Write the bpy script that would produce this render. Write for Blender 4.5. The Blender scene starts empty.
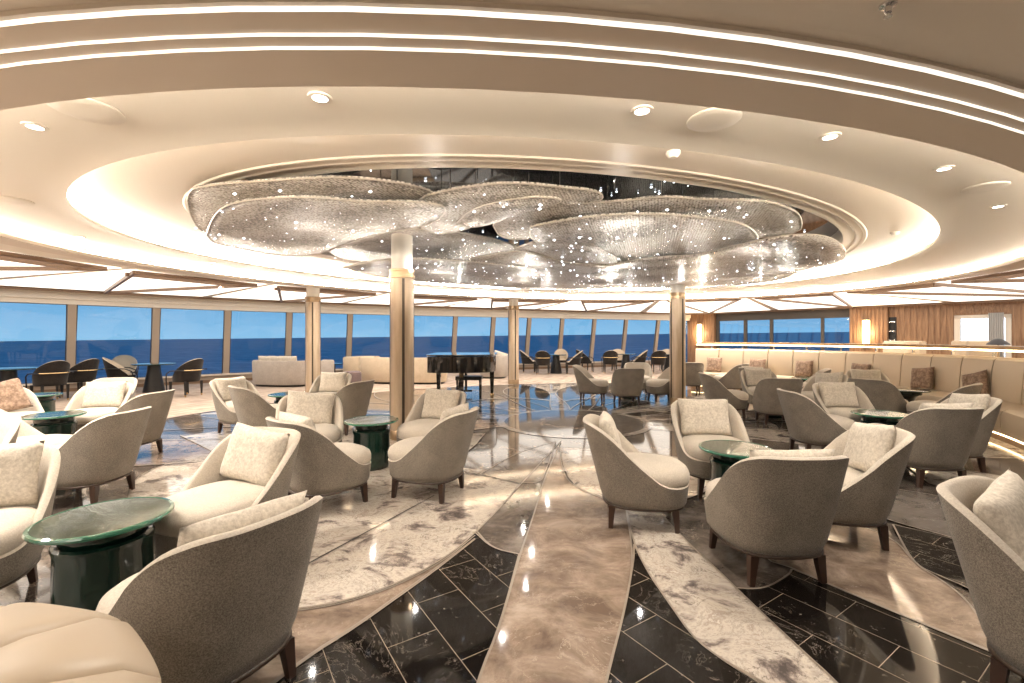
import bpy, bmesh, math, random
from mathutils import Vector, Matrix, noise
random.seed(7)
sc = bpy.context.scene
COL = sc.collection
F, CX, CY, EYE = 455.0, 512.0, 337.0, 1.45
def at(x, y, z=0.0):
    """point at height z that the photograph shows at pixel x, y"""
    k = (z - EYE) / (CY - y)
    return Vector(((x - CX) * k, F * k, z))
ANG = math.radians(29)
E1 = Vector((math.cos(ANG), math.sin(ANG), 0)); E2 = Vector((-math.sin(ANG), math.cos(ANG), 0))
CEN = Vector((1.05, 7.78, 0))
def ell(a, b, t, z=0.0, c=None):
    return (c or CEN) + E1 * (a * math.cos(t)) + E2 * (b * math.sin(t)) + Vector((0, 0, z))

# ---------------------------------------------------------------- materials
def newmat(name):
    m = bpy.data.materials.new(name); m.use_nodes = True
    nt = m.node_tree; b = nt.nodes['Principled BSDF']
    return m, nt, b
def simple(name, col, rough=.5, metal=0., emit=None, es=0., spec=.5, coat=0.):
    m, nt, b = newmat(name)
    b.inputs['Base Color'].default_value = (*col, 1); b.inputs['Roughness'].default_value = rough
    b.inputs['Metallic'].default_value = metal; b.inputs['Specular IOR Level'].default_value = spec
    b.inputs['Coat Weight'].default_value = coat
    if emit:
        b.inputs['Emission Color'].default_value = (*emit, 1); b.inputs['Emission Strength'].default_value = es
    return m
def ramp(nt, fac, stops):
    r = nt.nodes.new('ShaderNodeValToRGB'); e = r.color_ramp.elements
    while len(e) < len(stops): e.new(.5)
    for i, (p, c) in enumerate(stops):
        e[i].position = p; e[i].color = (*c, 1)
    nt.links.new(fac, r.inputs[0]); return r.outputs[0]
def coords(nt, rot=0., scale=(1, 1, 1), loc=(0, 0, 0)):
    tc = nt.nodes.new('ShaderNodeTexCoord'); mp = nt.nodes.new('ShaderNodeMapping')
    mp.inputs['Rotation'].default_value = (0, 0, rot); mp.inputs['Scale'].default_value = scale; mp.inputs['Location'].default_value = loc
    nt.links.new(tc.outputs['Object'], mp.inputs[0]); return mp.outputs[0]
def tex_noise(nt, vec, scale, detail=4, rough=.55, dist=0.):
    n = nt.nodes.new('ShaderNodeTexNoise'); n.inputs['Scale'].default_value = scale; n.inputs['Detail'].default_value = detail
    n.inputs['Roughness'].default_value = rough; n.inputs['Distortion'].default_value = dist
    nt.links.new(vec, n.inputs['Vector']); return n.outputs['Fac']
def mixc(nt, fac, a, b, mode='MIX'):
    n = nt.nodes.new('ShaderNodeMix'); n.data_type = 'RGBA'; n.blend_type = mode
    for s, v in ((n.inputs[0], fac), (n.inputs[6], a), (n.inputs[7], b)):
        if isinstance(v, (int, float)): s.default_value = v
        elif isinstance(v, tuple): s.default_value = (*v, 1)
        else: nt.links.new(v, s)
    return n.outputs[2]
def bump(nt, b, h, strength, dist=.01):
    n = nt.nodes.new('ShaderNodeBump'); n.inputs['Strength'].default_value = strength; n.inputs['Distance'].default_value = dist
    nt.links.new(h, n.inputs['Height']); nt.links.new(n.outputs[0], b.inputs['Normal'])
def fabric(name, c1, c2, scale=90, rough=.9, bs=.35):
    m, nt, b = newmat(name); v = coords(nt)
    n = tex_noise(nt, v, scale, 3, .7); n2 = tex_noise(nt, v, 6, 2)
    c = ramp(nt, n, [(.35, c1), (.65, c2)])
    c = mixc(nt, .12, c, ramp(nt, n2, [(.3, tuple(x * .6 for x in c1)), (.7, tuple(min(1, x * 1.3) for x in c2))]))
    nt.links.new(c, b.inputs['Base Color']); b.inputs['Roughness'].default_value = rough
    b.inputs['Specular IOR Level'].default_value = .2; b.inputs['Sheen Weight'].default_value = .15
    bump(nt, b, n, bs, .004); return m
def marble(name, stops, vein, veinpos=(.47, .5, .53), scale=1.1, rough=.07, fine=None):
    m, nt, b = newmat(name); v = coords(nt, .5, (1, 1.25, 1))
    n = tex_noise(nt, v, scale, 12, .7, .5)
    c = ramp(nt, n, stops)
    n2 = tex_noise(nt, v, scale * 1.3, 10, .66, 1.)
    f = ramp(nt, n2, [(veinpos[0], (0, 0, 0)), (veinpos[1], (1, 1, 1)), (veinpos[2], (0, 0, 0))])
    nm = tex_noise(nt, v, scale * .8, 3, .5, .5); f = mixc(nt, 1., f, ramp(nt, nm, [(.46, (0, 0, 0)), (.58, (1, 1, 1))]), 'MULTIPLY')
    c = mixc(nt, f, c, vein)
    if fine:
        n3 = tex_noise(nt, v, 14, 6, .75, .6)
        c = mixc(nt, ramp(nt, n3, [(.63, (0, 0, 0)), (.72, (.8, .8, .8))]), c, fine)
    nt.links.new(c, b.inputs['Base Color']); b.inputs['Roughness'].default_value = rough
    b.inputs['Specular IOR Level'].default_value = .55
    b.inputs['Coat Weight'].default_value = .2; b.inputs['Coat Roughness'].default_value = .03
    return m
M = {}
M['plaster'] = simple('warm white plaster', (.83, .77, .68), .45)
M['plaster_b'] = simple('satin beige plaster', (.72, .63, .53), .4)
M['cream_wall'] = simple('cream wall', (.55, .47, .38), .6)
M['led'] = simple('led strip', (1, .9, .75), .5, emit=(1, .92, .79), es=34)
M['riser_glow'] = simple('soft riser glow', (1, .9, .75), .5, emit=(1, .92, .8), es=.9)  # glow put into the bright faces of the step risers
M['led_rail'] = simple('rail light', (1, .8, .5), .5, emit=(1, .76, .42), es=6)
M['glow_panel'] = simple('white ceiling panel with added glow', (.9, .85, .75), .5, emit=(1, .93, .83), es=1.1)
M['fill_panel'] = simple('coffer light', (.9, .85, .75), .5, emit=(1, .9, .78), es=2.6)
M['lamp'] = simple('downlight lens', (1, 1, 1), .5, emit=(1, .92, .8), es=8)
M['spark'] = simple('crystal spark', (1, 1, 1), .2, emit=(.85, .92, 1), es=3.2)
M['mirror'] = simple('black mirror ceiling', (.018, .02, .025), .04, spec=1.)
M['brass'] = simple('brass', (.75, .55, .3), .25, 1.)
M['chrome'] = simple('chrome', (.75, .75, .75), .15, 1.)
M['gloss_black'] = simple('piano black', (.006, .006, .007), .06, spec=.8, coat=1.)
M['black'] = simple('satin black', (.012, .011, .011), .35)
M['woodrail'] = simple('honey wood rail', (.45, .27, .12), .35)
M['bronze'] = simple('bronze trim', (.24, .155, .10), .4, .2)
M['frame_dark'] = simple('dark window frame', (.10, .085, .07), .4)
M['mullion'] = simple('window mullion beige', (.42, .34, .27), .4)
M['sconce'] = simple('sconce glow', (1, .9, .7), .4, emit=(1, .78, .48), es=7)
M['legwood'] = simple('dark walnut leg', (.045, .022, .014), .35)
M['piping'] = simple('dark base trim', (.05, .03, .02), .45)
M['outer'] = fabric('grey brown boucle', (.115, .098, .080), (.34, .300, .252), 190, bs=.5)
M['inner'] = fabric('cream linen', (.46, .405, .34), (.61, .555, .48), 130)
M['pillow'] = fabric('cream textured pillow', (.48, .425, .355), (.72, .66, .57), 55, bs=.6)
M['brownpil'] = fabric('brown wood grain cushion', (.15, .095, .065), (.38, .27, .20), 22)
M['leather'] = simple('cream leather', (.52, .425, .315), .42)
M['tan_leather'] = simple('tan banquette leather', (.60, .49, .36), .45)
M['sofa_grey'] = fabric('pale grey sofa', (.38, .33, .29), (.5, .45, .4), 60)
M['sofa_cream'] = fabric('cream sofa', (.52, .41, .29), (.62, .51, .38), 60)
M['mauve'] = fabric('mauve pouf', (.14, .10, .10), (.22, .17, .17), 60)
M['woven'] = fabric('charcoal woven shell', (.012, .010, .009), (.035, .029, .026), 60)
M['white_paint'] = simple('white backdrop', (.8, .8, .8), .5)
M['curtain'] = simple('sheer curtain', (.5, .49, .48), .8)
M['shade_black'] = simple('lamp shade black', (.02, .02, .025), .5)
# champagne column cladding
m, nt, b = newmat('champagne column'); n = tex_noise(nt, coords(nt, 0, (1, 1, .15)), 14, 3)
nt.links.new(ramp(nt, n, [(.3, (.47, .355, .245)), (.7, (.60, .48, .355))]), b.inputs['Base Color'])
b.inputs['Roughness'].default_value = .33; b.inputs['Metallic'].default_value = .35; M['column'] = m
M['column_dark'] = simple('column groove', (.07, .05, .035), .35, .4)
M['column_cap'] = simple('bronze collar', (.36, .25, .15), .3, .7)
# ribbed timber
m, nt, b = newmat('timber panel')
tc = nt.nodes.new('ShaderNodeTexCoord'); mp = nt.nodes.new('ShaderNodeMapping'); nt.links.new(tc.outputs['Generated'], mp.inputs[0])
mp.inputs['Scale'].default_value = (1, 1, .12)
n = tex_noise(nt, mp.outputs[0], 40, 5)
nt.links.new(ramp(nt, n, [(.3, (.20, .105, .055)), (.7, (.44, .27, .155))]), b.inputs['Base Color']); b.inputs['Roughness'].default_value = .4
M['timber'] = m
# green glazed ceramic
m, nt, b = newmat('green glaze'); n = tex_noise(nt, coords(nt, 0, (1, 1, .4)), 6, 4)
nt.links.new(ramp(nt, n, [(.3, (.002, .009, .007)), (.75, (.005, .030, .020))]), b.inputs['Base Color']); b.inputs['Roughness'].default_value = .14
b.inputs['Coat Weight'].default_value = .3; M['glaze'] = m
M['glaze_rim'] = simple('pale green rim', (.03, .14, .09), .1, coat=1.)
m, nt, b = newmat('green glass top'); n = tex_noise(nt, coords(nt, .6, (1, 3, 1)), 3, 5, .6, 2)
nt.links.new(ramp(nt, n, [(.3, (.006, .022, .016)), (.7, (.035, .055, .038))]), b.inputs['Base Color']); b.inputs['Roughness'].default_value = .06
b.inputs['Specular IOR Level'].default_value = .6
bump(nt, b, n, .1, .02); M['glass_top'] = m
# marbles
M['W'] = marble('white marble', [(.36, (.10, .085, .08)), (.42, (.24, .20, .18)), (.46, (.46, .40, .35)), (.52, (.64, .58, .50)), (.55, (.42, .36, .31)), (.565, (.66, .60, .52)), (.63, (.40, .33, .28)), (.65, (.68, .62, .54))], (.14, .115, .105), (.488, .5, .512), 3.2)
M['T'] = marble('taupe marble', [(.36, (.16, .115, .088)), (.47, (.26, .195, .15)), (.54, (.33, .255, .20)), (.66, (.46, .37, .30))], (.5, .42, .34), (.493, .5, .507), 3.2, fine=(.48, .40, .33))
M['G'] = marble('dark grey brown marble', [(.36, (.05, .040, .033)), (.5, (.12, .098, .082)), (.64, (.24, .20, .17))], (.34, .29, .25), (.494, .5, .506), 2.4)
M['S'] = marble('silver grey marble', [(.3, (.10, .085, .075)), (.6, (.20, .175, .155)), (.85, (.34, .30, .27))], (.45, .4, .36), (.49, .5, .51), 3.)
M['K0'] = marble('black marble far', [(.3, (.03, .026, .023)), (.8, (.09, .078, .068))], (.3, .27, .24), (.496, .5, .504), 2.4, .05)
m, nt, b = newmat('black marble tile')
v = coords(nt, math.radians(56.7), (1, 1, 1), (.0, .077, 0))
br = nt.nodes.new('ShaderNodeTexBrick'); nt.links.new(v, br.inputs['Vector'])
br.inputs['Scale'].default_value = 1; br.inputs['Brick Width'].default_value = .52; br.inputs['Row Height'].default_value = .25
br.inputs['Mortar Size'].default_value = .0019; br.inputs['Mortar Smooth'].default_value = .1
v2 = coords(nt)
n = tex_noise(nt, v2, 3.0, 9, .68, 1.8); veins = ramp(nt, n, [(.494, (0, 0, 0)), (.5, (.75, .75, .75)), (.506, (0, 0, 0))]); nm = tex_noise(nt, v2, 1.3, 2); veins = mixc(nt, 1., veins, ramp(nt, nm, [(.48, (0, 0, 0)), (.6, (1, 1, 1))]), 'MULTIPLY')
n3 = tex_noise(nt, v2, 26, 5, .7); spk = ramp(nt, n3, [(.64, (0, 0, 0)), (.72, (.7, .7, .7))])
c = mixc(nt, veins, (.010, .008, .007), (.42, .36, .3)); c = mixc(nt, spk, c, (.4, .35, .3))
c = mixc(nt, br.outputs['Fac'], c, (.30, .25, .19))
nt.links.new(c, b.inputs['Base Color']); b.inputs['Roughness'].default_value = .05; b.inputs['Specular IOR Level'].default_value = .6; M['K'] = m
M['inlay'] = simple('brushed inlay strip', (.27, .225, .18), .3)
m, nt, b = newmat('carpet'); v = coords(nt, ANG)
w = nt.nodes.new('ShaderNodeTexWave'); w.inputs['Scale'].default_value = 1.2; w.inputs['Distortion'].default_value = 6; nt.links.new(v, w.inputs[0])
n = tex_noise(nt, v, 3, 4)
c = ramp(nt, w.outputs['Fac'], [(.1, (.36, .27, .21)), (.9, (.50, .40, .32))]); c = mixc(nt, .4, c, ramp(nt, n, [(.35, (.22, .16, .14)), (.65, (.56, .46, .37))]))
nt.links.new(c, b.inputs['Base Color']); b.inputs['Roughness'].default_value = .95; M['carpet'] = m
# crystal bead mesh: fine grid of beads with gaps
m, nt, b = newmat('crystal bead net')
v = coords(nt, .3); vo = nt.nodes.new('ShaderNodeTexVoronoi'); vo.inputs['Scale'].default_value = 34; vo.inputs['Randomness'].default_value = .45
nt.links.new(v, vo.inputs['Vector'])
n = tex_noise(nt, v, 4, 3)
hsv = ramp(nt, vo.outputs['Distance'], [(.0, (1, .97, .92)), (.38, (.62, .56, .49)), (.75, (.26, .22, .18))])
hsv = mixc(nt, .35, hsv, ramp(nt, n, [(.3, (.5, .45, .39)), (.7, (.9, .84, .76))]))
nt.links.new(hsv, b.inputs['Base Color']); b.inputs['Metallic'].default_value = 0.; b.inputs['Roughness'].default_value = .25
bump(nt, b, vo.outputs['Distance'], 1., .02)
nt.links.new(ramp(nt, vo.outputs['Distance'], [(.5, (1, 1, 1)), (.72, (.35, .35, .35))]), b.inputs['Alpha']); M['crystal'] = m
M['bead_rim'] = simple('beaded silver rim', (.62, .56, .48), .3, .5)
# window glass: clear with mirror reflections
m = bpy.data.materials.new('window glass'); m.use_nodes = True; nt = m.node_tree; nt.nodes.clear()
o = nt.nodes.new('ShaderNodeOutputMaterial'); mx = nt.nodes.new('ShaderNodeMixShader'); tr = nt.nodes.new('ShaderNodeBsdfTransparent'); gl = nt.nodes.new('ShaderNodeBsdfGlossy')
gl.inputs['Roughness'].default_value = .02; mx.inputs[0].default_value = .07; tr.inputs[0].default_value = (.92, .96, 1, 1)
nt.links.new(tr.outputs[0], mx.inputs[1]); nt.links.new(gl.outputs[0], mx.inputs[2]); nt.links.new(mx.outputs[0], o.inputs[0]); M['glass'] = m
# sea
m, nt, b = newmat('sea'); v = coords(nt, .3, (1, 2.4, 1)); n = tex_noise(nt, v, .035, 12, .85); n2 = tex_noise(nt, v, .006, 8, .75)
c = ramp(nt, n, [(.3, (.03, .10, .19)), (.5, (.08, .21, .34)), (.58, (.22, .40, .54)), (.66, (.7, .78, .82))])
c = mixc(nt, .35, c, ramp(nt, n2, [(.3, (.02, .09, .17)), (.7, (.15, .30, .42))]))
nt.links.new(c, b.inputs['Base Color']); b.inputs['Roughness'].default_value = .7; b.inputs['Specular IOR Level'].default_value = .08; M['sea'] = m

# ---------------------------------------------------------------- mesh helpers
def mesh_obj(name, verts, faces, mats, parent=None, smooth=True, fmat=None, auto=None):
    me = bpy.data.meshes.new(name); me.from_pydata([tuple(v) for v in verts], [], faces); me.update()
    if not isinstance(mats, (list, tuple)): mats = [mats]
    for k in mats: me.materials.append(M[k] if isinstance(k, str) else k)
    if smooth: me.polygons.foreach_set('use_smooth', [True] * len(me.polygons))
    if fmat: me.polygons.foreach_set('material_index', fmat)
    me.validate(); bm = bmesh.new(); bm.from_mesh(me); bmesh.ops.recalc_face_normals(bm, faces=bm.faces)
    if auto:
        for e in bm.edges:
            if len(e.link_faces) == 2 and e.calc_face_angle(0) > math.radians(auto): e.smooth = False
    bm.to_mesh(me); bm.free()
    o = bpy.data.objects.new(name, me); COL.objects.link(o)
    if parent: o.parent = parent
    return o
class G:
    """collects simple shapes into one mesh"""
    def __init__(s): s.v = []; s.f = []; s.m = []
    def add(s, verts, faces, mi=0):
        k = len(s.v); s.v += [Vector(p) for p in verts]; s.f += [[i + k for i in f] for f in faces]; s.m += [mi] * len(faces)
    def box(s, c, size, rot=0., taper=1., mi=0, top_shift=(0, 0)):
        c = Vector(c); x, y, z = [q / 2 for q in size]; R = Matrix.Rotation(rot, 3, 'Z'); vs = []
        for dz, t in ((-z, taper), (z, 1.)):
            for sx, sy in ((-1, -1), (1, -1), (1, 1), (-1, 1)):
                p = Vector((sx * x * t, sy * y * t, dz))
                if dz > 0: p += Vector((*top_shift, 0))
                vs.append(c + R @ p)
        s.add(vs, [(3, 2, 1, 0), (4, 5, 6, 7), (0, 1, 5, 4), (1, 2, 6, 5), (2, 3, 7, 6), (3, 0, 4, 7)], mi)
    def lathe(s, prof, c=(0, 0, 0), n=32, mi=0, flute=0, fa=0.):
        c = Vector(c); k = []
        vs = []
        for r, z in prof:
            for i in range(n):
                a = 2 * math.pi * i / n; rr = r * (1 + (fa * abs(math.cos(a * flute / 2)) if flute else 0))
                vs.append(c + Vector((rr * math.cos(a), rr * math.sin(a), z)))
        fs = []
        for j in range(len(prof) - 1):
            for i in range(n): fs.append((j * n + i, j * n + (i + 1) % n, (j + 1) * n + (i + 1) % n, (j + 1) * n + i))
        fs.append(tuple(range(n))[::-1]); fs.append(tuple((len(prof) - 1) * n + i for i in range(n)))
        s.add(vs, fs, mi)
    def tube(s, pts, r, n=8, mi=0, closed=False):
        pts = [Vector(p) for p in pts]; rings = []; N = len(pts); vs = []
        for i, p in enumerate(pts):
            a = pts[i - 1] if (i > 0 or closed) else p; b2 = pts[(i + 1) % N] if (i < N - 1 or closed) else p
            d = (b2 - a).normalized(); u = d.cross(Vector((0, 0, 1)))
            if u.length < .05: u = d.cross(Vector((1, 0, 0)))
            u.normalize(); w = u.cross(d)
            for k in range(n):
                t = 2 * math.pi * k / n; vs.append(p + u * r * math.cos(t) + w * r * math.sin(t))
        fs = []
        for i in range(N if closed else N - 1):
            j = (i + 1) % N
            for k in range(n): fs.append((i * n + k, i * n + (k + 1) % n, j * n + (k + 1) % n, j * n + k))
        if not closed: fs += [tuple(range(n))[::-1], tuple((N - 1) * n + k for k in range(n))]
        s.add(vs, fs, mi)
    def build(s, name, mats, parent=None, smooth=True, auto=35):
        return mesh_obj(name, s.v, s.f, mats, parent, smooth, s.m, auto)
def tag(o, label, cat, group=None, kind=None):
    o['label'] = label; o['category'] = cat
    if group: o['group'] = group
    if kind: o['kind'] = kind
    return o
def empty(name, loc=(0, 0, 0), rz=0.):
    o = bpy.data.objects.new(name, None); COL.objects.link(o); o.location = loc; o.rotation_euler = (0, 0, rz)
    o.empty_display_size = .1; return o
def struct(o): o['kind'] = 'structure'; return o
def copy_tree(o, parent=None):
    c = o.copy(); COL.objects.link(c)
    if parent: c.parent = parent
    for ch in [q for q in KIDS.get(o, [])]: KIDS.setdefault(c, []).append(copy_tree(ch, c))
    return c
KIDS = {}
def register(o):
    KIDS[o] = list(o.children)
    for c in o.children: register(c)
def head(deg): return -math.radians(deg)      # compass heading of local +Y, clockwise from straight ahead

# ---------------------------------------------------------------- plan of the room
WP = [Vector(p) for p in ((-15.6, 5.2, 0), (-14.9, 7.0, 0), (-14.0, 8.7, 0), (-12.75, 10.35, 0), (-11.5, 11.9, 0), (-10.35, 13.25, 0), (-9.05, 14.5, 0), (-7.65, 15.65, 0), (-5.95, 16.75, 0), (-4.15, 17.75, 0), (-2.3, 18.65, 0), (-.77, 19.4, 0), (.79, 20.1, 0), (2.33, 20.8, 0), (3.93, 21.5, 0), (5.6, 22.2, 0), (7.4, 22.9, 0), (9.2, 23.6, 0))]
RA, RB = Vector((9.6, 23.9, 0)), Vector((22.0, 7.3, 0))
ROOM = WP + [RA, RB, Vector((17, -6, 0)), Vector((-10, -6, 0))]
def clip(p, inset=0.):
    """pull p back along the line from the oval's centre until it lies inside the room"""
    d = Vector((p.x - CEN.x, p.y - CEN.y, 0)); L = d.length; d /= L; best = L
    for a, b2 in zip(ROOM, ROOM[1:] + ROOM[:1]):
        e = b2 - a; den = d.x * e.y - d.y * e.x
        if abs(den) < 1e-9: continue
        w = a - CEN; t = (w.x * e.y - w.y * e.x) / den; u = (w.x * d.y - w.y * d.x) / den
        if t > 0 and -1e-6 <= u <= 1 + 1e-6: best = min(best, t - inset)
    q = CEN + d * best; q.z = p.z; return q
# ---------------------------------------------------------------- floor
def ellpoly(a, b, n=96): return [ell(a, b, 2 * math.pi * i / n) for i in range(n)]
fl = G(); FM = ['G', 'W', 'T', 'K', 'S', 'K0', 'inlay', 'carpet', 'black']
layer = [0]
def flat(pts, mi, z=None):
    layer[0] += 1; z = layer[0] * .0003 if z is None else z
    fl.add([Vector((p.x, p.y, z)) for p in pts], [tuple(range(len(pts)))], mi)
SN = [0]
def strip(pts, w, mi=6, z=.0125):
    SN[0] += 1; z += SN[0] * .00002
    vs = []; n = len(pts)
    for i, p in enumerate(pts):
        a = pts[max(0, i - 1)]; b2 = pts[min(n - 1, i + 1)]; d = (b2 - a); d.z = 0; d.normalize(); u = Vector((-d.y, d.x, 0)) * w / 2
        vs += [Vector((p.x + u.x, p.y + u.y, z)), Vector((p.x - u.x, p.y - u.y, z))]
    fl.add(vs, [(2 * i, 2 * i + 1, 2 * i + 3, 2 * i + 2) for i in range(n - 1)], mi)
def smoothline(pts, k=2):
    for _ in range(k):
        q = [pts[0]]
        for a, b2 in zip(pts, pts[1:]): q += [a * .75 + b2 * .25, a * .25 + b2 * .75]
        q.append(pts[-1]); pts = q
    return pts
flat([clip(CEN + Vector((math.cos(a), math.sin(a), 0)) * 60, -.36) for a in [2 * math.pi * i / 180 for i in range(180)]], 0, 0.)
# carpeted outer zone beyond the oval of marble
N = 72
for i in range(N):
    t0 = math.radians(-35 + 250 * i / N); t1 = math.radians(-35 + 250 * (i + 1) / N)
    fl.add([ell(7.8, 6.04, t0, .0006), ell(7.8, 6.04, t1, .0006), clip(ell(24, 22, t1, .0006), -.36), clip(ell(24, 22, t0, .0006), -.36)], [(0, 1, 2, 3)], 7)
strip([ell(7.8, 6.04, math.radians(-35 + 250 * i / N)) for i in range(N + 1)], .05)
# petals radiating from the medallion (far half)
NPC = [0]
def petal(t0, t1, mi, r0=1.25, sw=.35, k=(7.7, 5.95), off=.0):
    def edge(t, n=14):
        out = []
        for i in range(n + 1):
            q = i / n; rr = r0 * (1 - q) + q; tt = t + sw * math.sin(math.pi * q) * .5
            a = r0 * (1 - q) + k[0] * q; b2 = r0 * (1 - q) + k[1] * q
            out.append(ell(a, b2, tt))
        return out
    e0, e1 = edge(t0), edge(t1); arc = [ell(k[0], k[1], t0 + (t1 - t0) * i / 8) for i in range(9)]
    n = len(e0)
    zz = .0014 + .00016 * NPC[0]; NPC[0] += 1
    vs = [Vector((p.x, p.y, zz)) for p in e0] + [Vector((p.x, p.y, zz)) for p in e1]
    fl.add(vs, [(i, i + 1, n + i + 1, n + i) for i in range(n - 1)], mi)
    strip(e0, .022); strip(e1, .022)
NP = 22; seq = [1, 0, 2, 5, 1, 4, 0, 1, 5, 2, 0]
for i in range(NP):
    t0 = math.radians(-58) + i * 2 * math.pi / NP
    mid = ell(4.5, 3.5, t0 + .15)
    if mid.y < 6.3 and -3.2 < mid.x < 7: continue
    petal(t0, t0 + 2 * math.pi / NP, seq[i % len(seq)], sw=.3 if i % 2 else -.2)
for (a, b2, mi, z) in ((1.3, 1.3, 1, .0056), (1.18, 1.18, 4, .0060), (.62, .62, 2, .0064), (.5, .5, 0, .0068)):
    fl.add([ell(a, b2, 2 * math.pi * i / 48, z) for i in range(48)], [tuple(range(48))], mi)
for k in range(6):     # overlapping arcs of white round the medallion
    t = k * math.pi / 3
    c = [CEN + Vector((math.cos(t), math.sin(t), 0)) * 2.1 + Vector((math.cos(a) * 1.15, math.sin(a) * 1.15, 0)) for a in [t + math.radians(-110 + 220 * j / 24) for j in range(25)]]
    strip(c, .13, 1, .0072 + k * .0002)
def px(*pp): return [at(x, y) for x, y in pp]
def region(mi, edges, line=True):
    """edges: list of pixel polylines, joined into one closed outline"""
    pts = []
    for e in edges:
        e = smoothline(px(*e)) if len(e) > 2 else px(*e)
        if line: strip(e, .012)
        pts += e
    layer[0] += 1
    vs = [Vector((p.x, p.y, .0074 + layer[0] * .00025)) for p in pts]
    bm = bmesh.new(); bv = [bm.verts.new(v) for v in vs]; f = bm.faces.new(bv)
    bmesh.ops.triangulate(bm, faces=[f]); bm.verts.ensure_lookup_table(); bm.verts.index_update()
    fl.add([v.co.copy() for v in bm.verts], [tuple(v.index for v in q.verts) for q in bm.faces], mi); bm.free()
# white slab left
region(1, [[(520, 485), (500, 509), (475, 535), (445, 560), (397, 586), (346, 603), (300, 611), (262, 612)], [(262, 612), (150, 560), (120, 480), (200, 455)], [(200, 455), (300, 462), (400, 455), (480, 476), (520, 485)]])
strip(px((300, 570), (434, 497)), .012, 8, .0130)
region(1, [[(180, 436), (290, 426), (420, 424), (485, 434)], [(485, 434), (470, 452), (430, 470)], [(430, 470), (250, 470), (180, 436)]])
# taupe sliver below it
region(2, [[(475, 537), (445, 562), (397, 588), (346, 605), (300, 613), (262, 614)], [(262, 614), (180, 640), (160, 700), (230, 720)], [(230, 720), (303, 661), (354, 629), (393, 601), (432, 573), (475, 540)]])
# black tile field left of the taupe petal
region(3, [[(475, 541), (432, 575), (393, 603), (354, 631), (303, 663), (230, 722), (150, 900)], [(150, 900), (420, 900)], [(420, 900), (477, 683), (500, 629), (519, 556)], [(519, 556), (492, 550), (475, 534)]])
# rounded dark petal
region(0, [[(477, 533), (492, 550), (520, 556)], [(520, 556), (535, 513), (543, 483), (561, 442)], [(561, 442), (522, 484), (500, 509), (477, 533)]])
region(4, [[(480, 475), (520, 452), (556, 442)], [(556, 442), (545, 475), (540, 484), (520, 484)], [(520, 484), (480, 475)]])
# taupe petal, centre
region(2, [[(420, 900), (477, 683), (500, 629), (520, 556), (535, 513), (543, 483), (559, 446)], [(559, 446), (562, 470), (570, 486), (606, 501), (626, 510)], [(626, 510), (634, 560), (625, 612), (606, 683), (560, 900)]])
# white rounded petal right of it
region(1, [[(559, 448), (569, 486), (606, 501), (632, 506)], [(632, 506), (700, 500), (730, 470)], [(730, 470), (650, 452), (559, 448)]])
# black tiles right of the taupe petal
region(3, [[(634, 546), (648, 575), (673, 611), (693, 640), (721, 662), (764, 688), (900, 790)], [(900, 790), (560, 900)], [(560, 900), (606, 683), (625, 612), (634, 560), (634, 546)]])
# white band
region(1, [[(626, 510), (634, 546), (648, 575), (673, 611), (693, 640), (721, 662), (764, 685), (860, 745), (1000, 860)], [(1000, 860), (835, 683), (806, 657), (749, 603), (721, 575), (684, 541), (655, 508)], [(655, 508), (626, 510)]])
# black tiles right
region(3, [[(735, 590), (763, 592), (789, 577), (792, 571)], [(792, 571), (823, 584), (895, 615), (1004, 660), (1120, 710)], [(1120, 710), (1000, 860)], [(1000, 860), (835, 683), (806, 657), (749, 603), (735, 590)]])
# cream taupe petal right
region(2, [[(792, 570), (895, 614), (1004, 659), (1060, 682)], [(1060, 682), (1004, 657), (990, 637), (968, 603), (942, 582), (916, 567), (895, 540), (851, 524), (800, 512)], [(800, 512), (770, 530), (760, 560), (792, 570)]])
region(3, [[(893, 526), (952, 540), (1060, 572)], [(1060, 572), (1130, 640)], [(1130, 640), (1004, 608), (968, 590), (940, 578), (916, 567), (904, 548), (893, 526)]])
region(4, [[(880, 488), (960, 500), (1060, 540)], [(1060, 540), (1060, 570)], [(1060, 570), (952, 539), (885, 521), (850, 505)], [(850, 505), (880, 488)]])
region(1, [[(900, 462), (1000, 476), (1100, 498)], [(1100, 498), (1090, 512), (1000, 497), (930, 485)], [(930, 485), (900, 462)]])
fo = fl.build('floor', FM, smooth=False, auto=None); struct(fo)
bm = bmesh.new(); bm.from_mesh(fo.data)
for f in bm.faces:
    f.normal_update()
    if f.normal.z < 0: f.normal_flip()
bm.to_mesh(fo.data); bm.free()

# ---------------------------------------------------------------- ceiling
def ringsurf(name, rows, mat, n=120, t0=0., t1=2 * math.pi, parent=None, smooth=True, auto=30, c=None):
    """rows: list of (a, b, z) ellipses swept into a band"""
    full = abs(t1 - t0 - 2 * math.pi) < 1e-6; cnt = n if full else n + 1
    vs = []
    for j, (a, b2, z) in enumerate(rows):
        for i in range(cnt): vs.append(ell(a, b2, t0 + (t1 - t0) * i / n, z, c[j] if isinstance(c, list) else c))
    fs = []
    for j in range(len(rows) - 1):
        for i in range(n):
            k = (i + 1) % cnt; fs.append((j * cnt + i, j * cnt + k, (j + 1) * cnt + k, (j + 1) * cnt + i))
    return mesh_obj(name, vs, fs, mat, parent, smooth, None, auto)
A0, B0 = 7.78, 5.5       # outer lip
A1, B1 = 6.17, 4.47      # inner lip
OC, IC, MC = Vector((1.3, 8.20, 0)), Vector((.9, 7.75, 0)), Vector((1.0, 7.72, 0))
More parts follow.
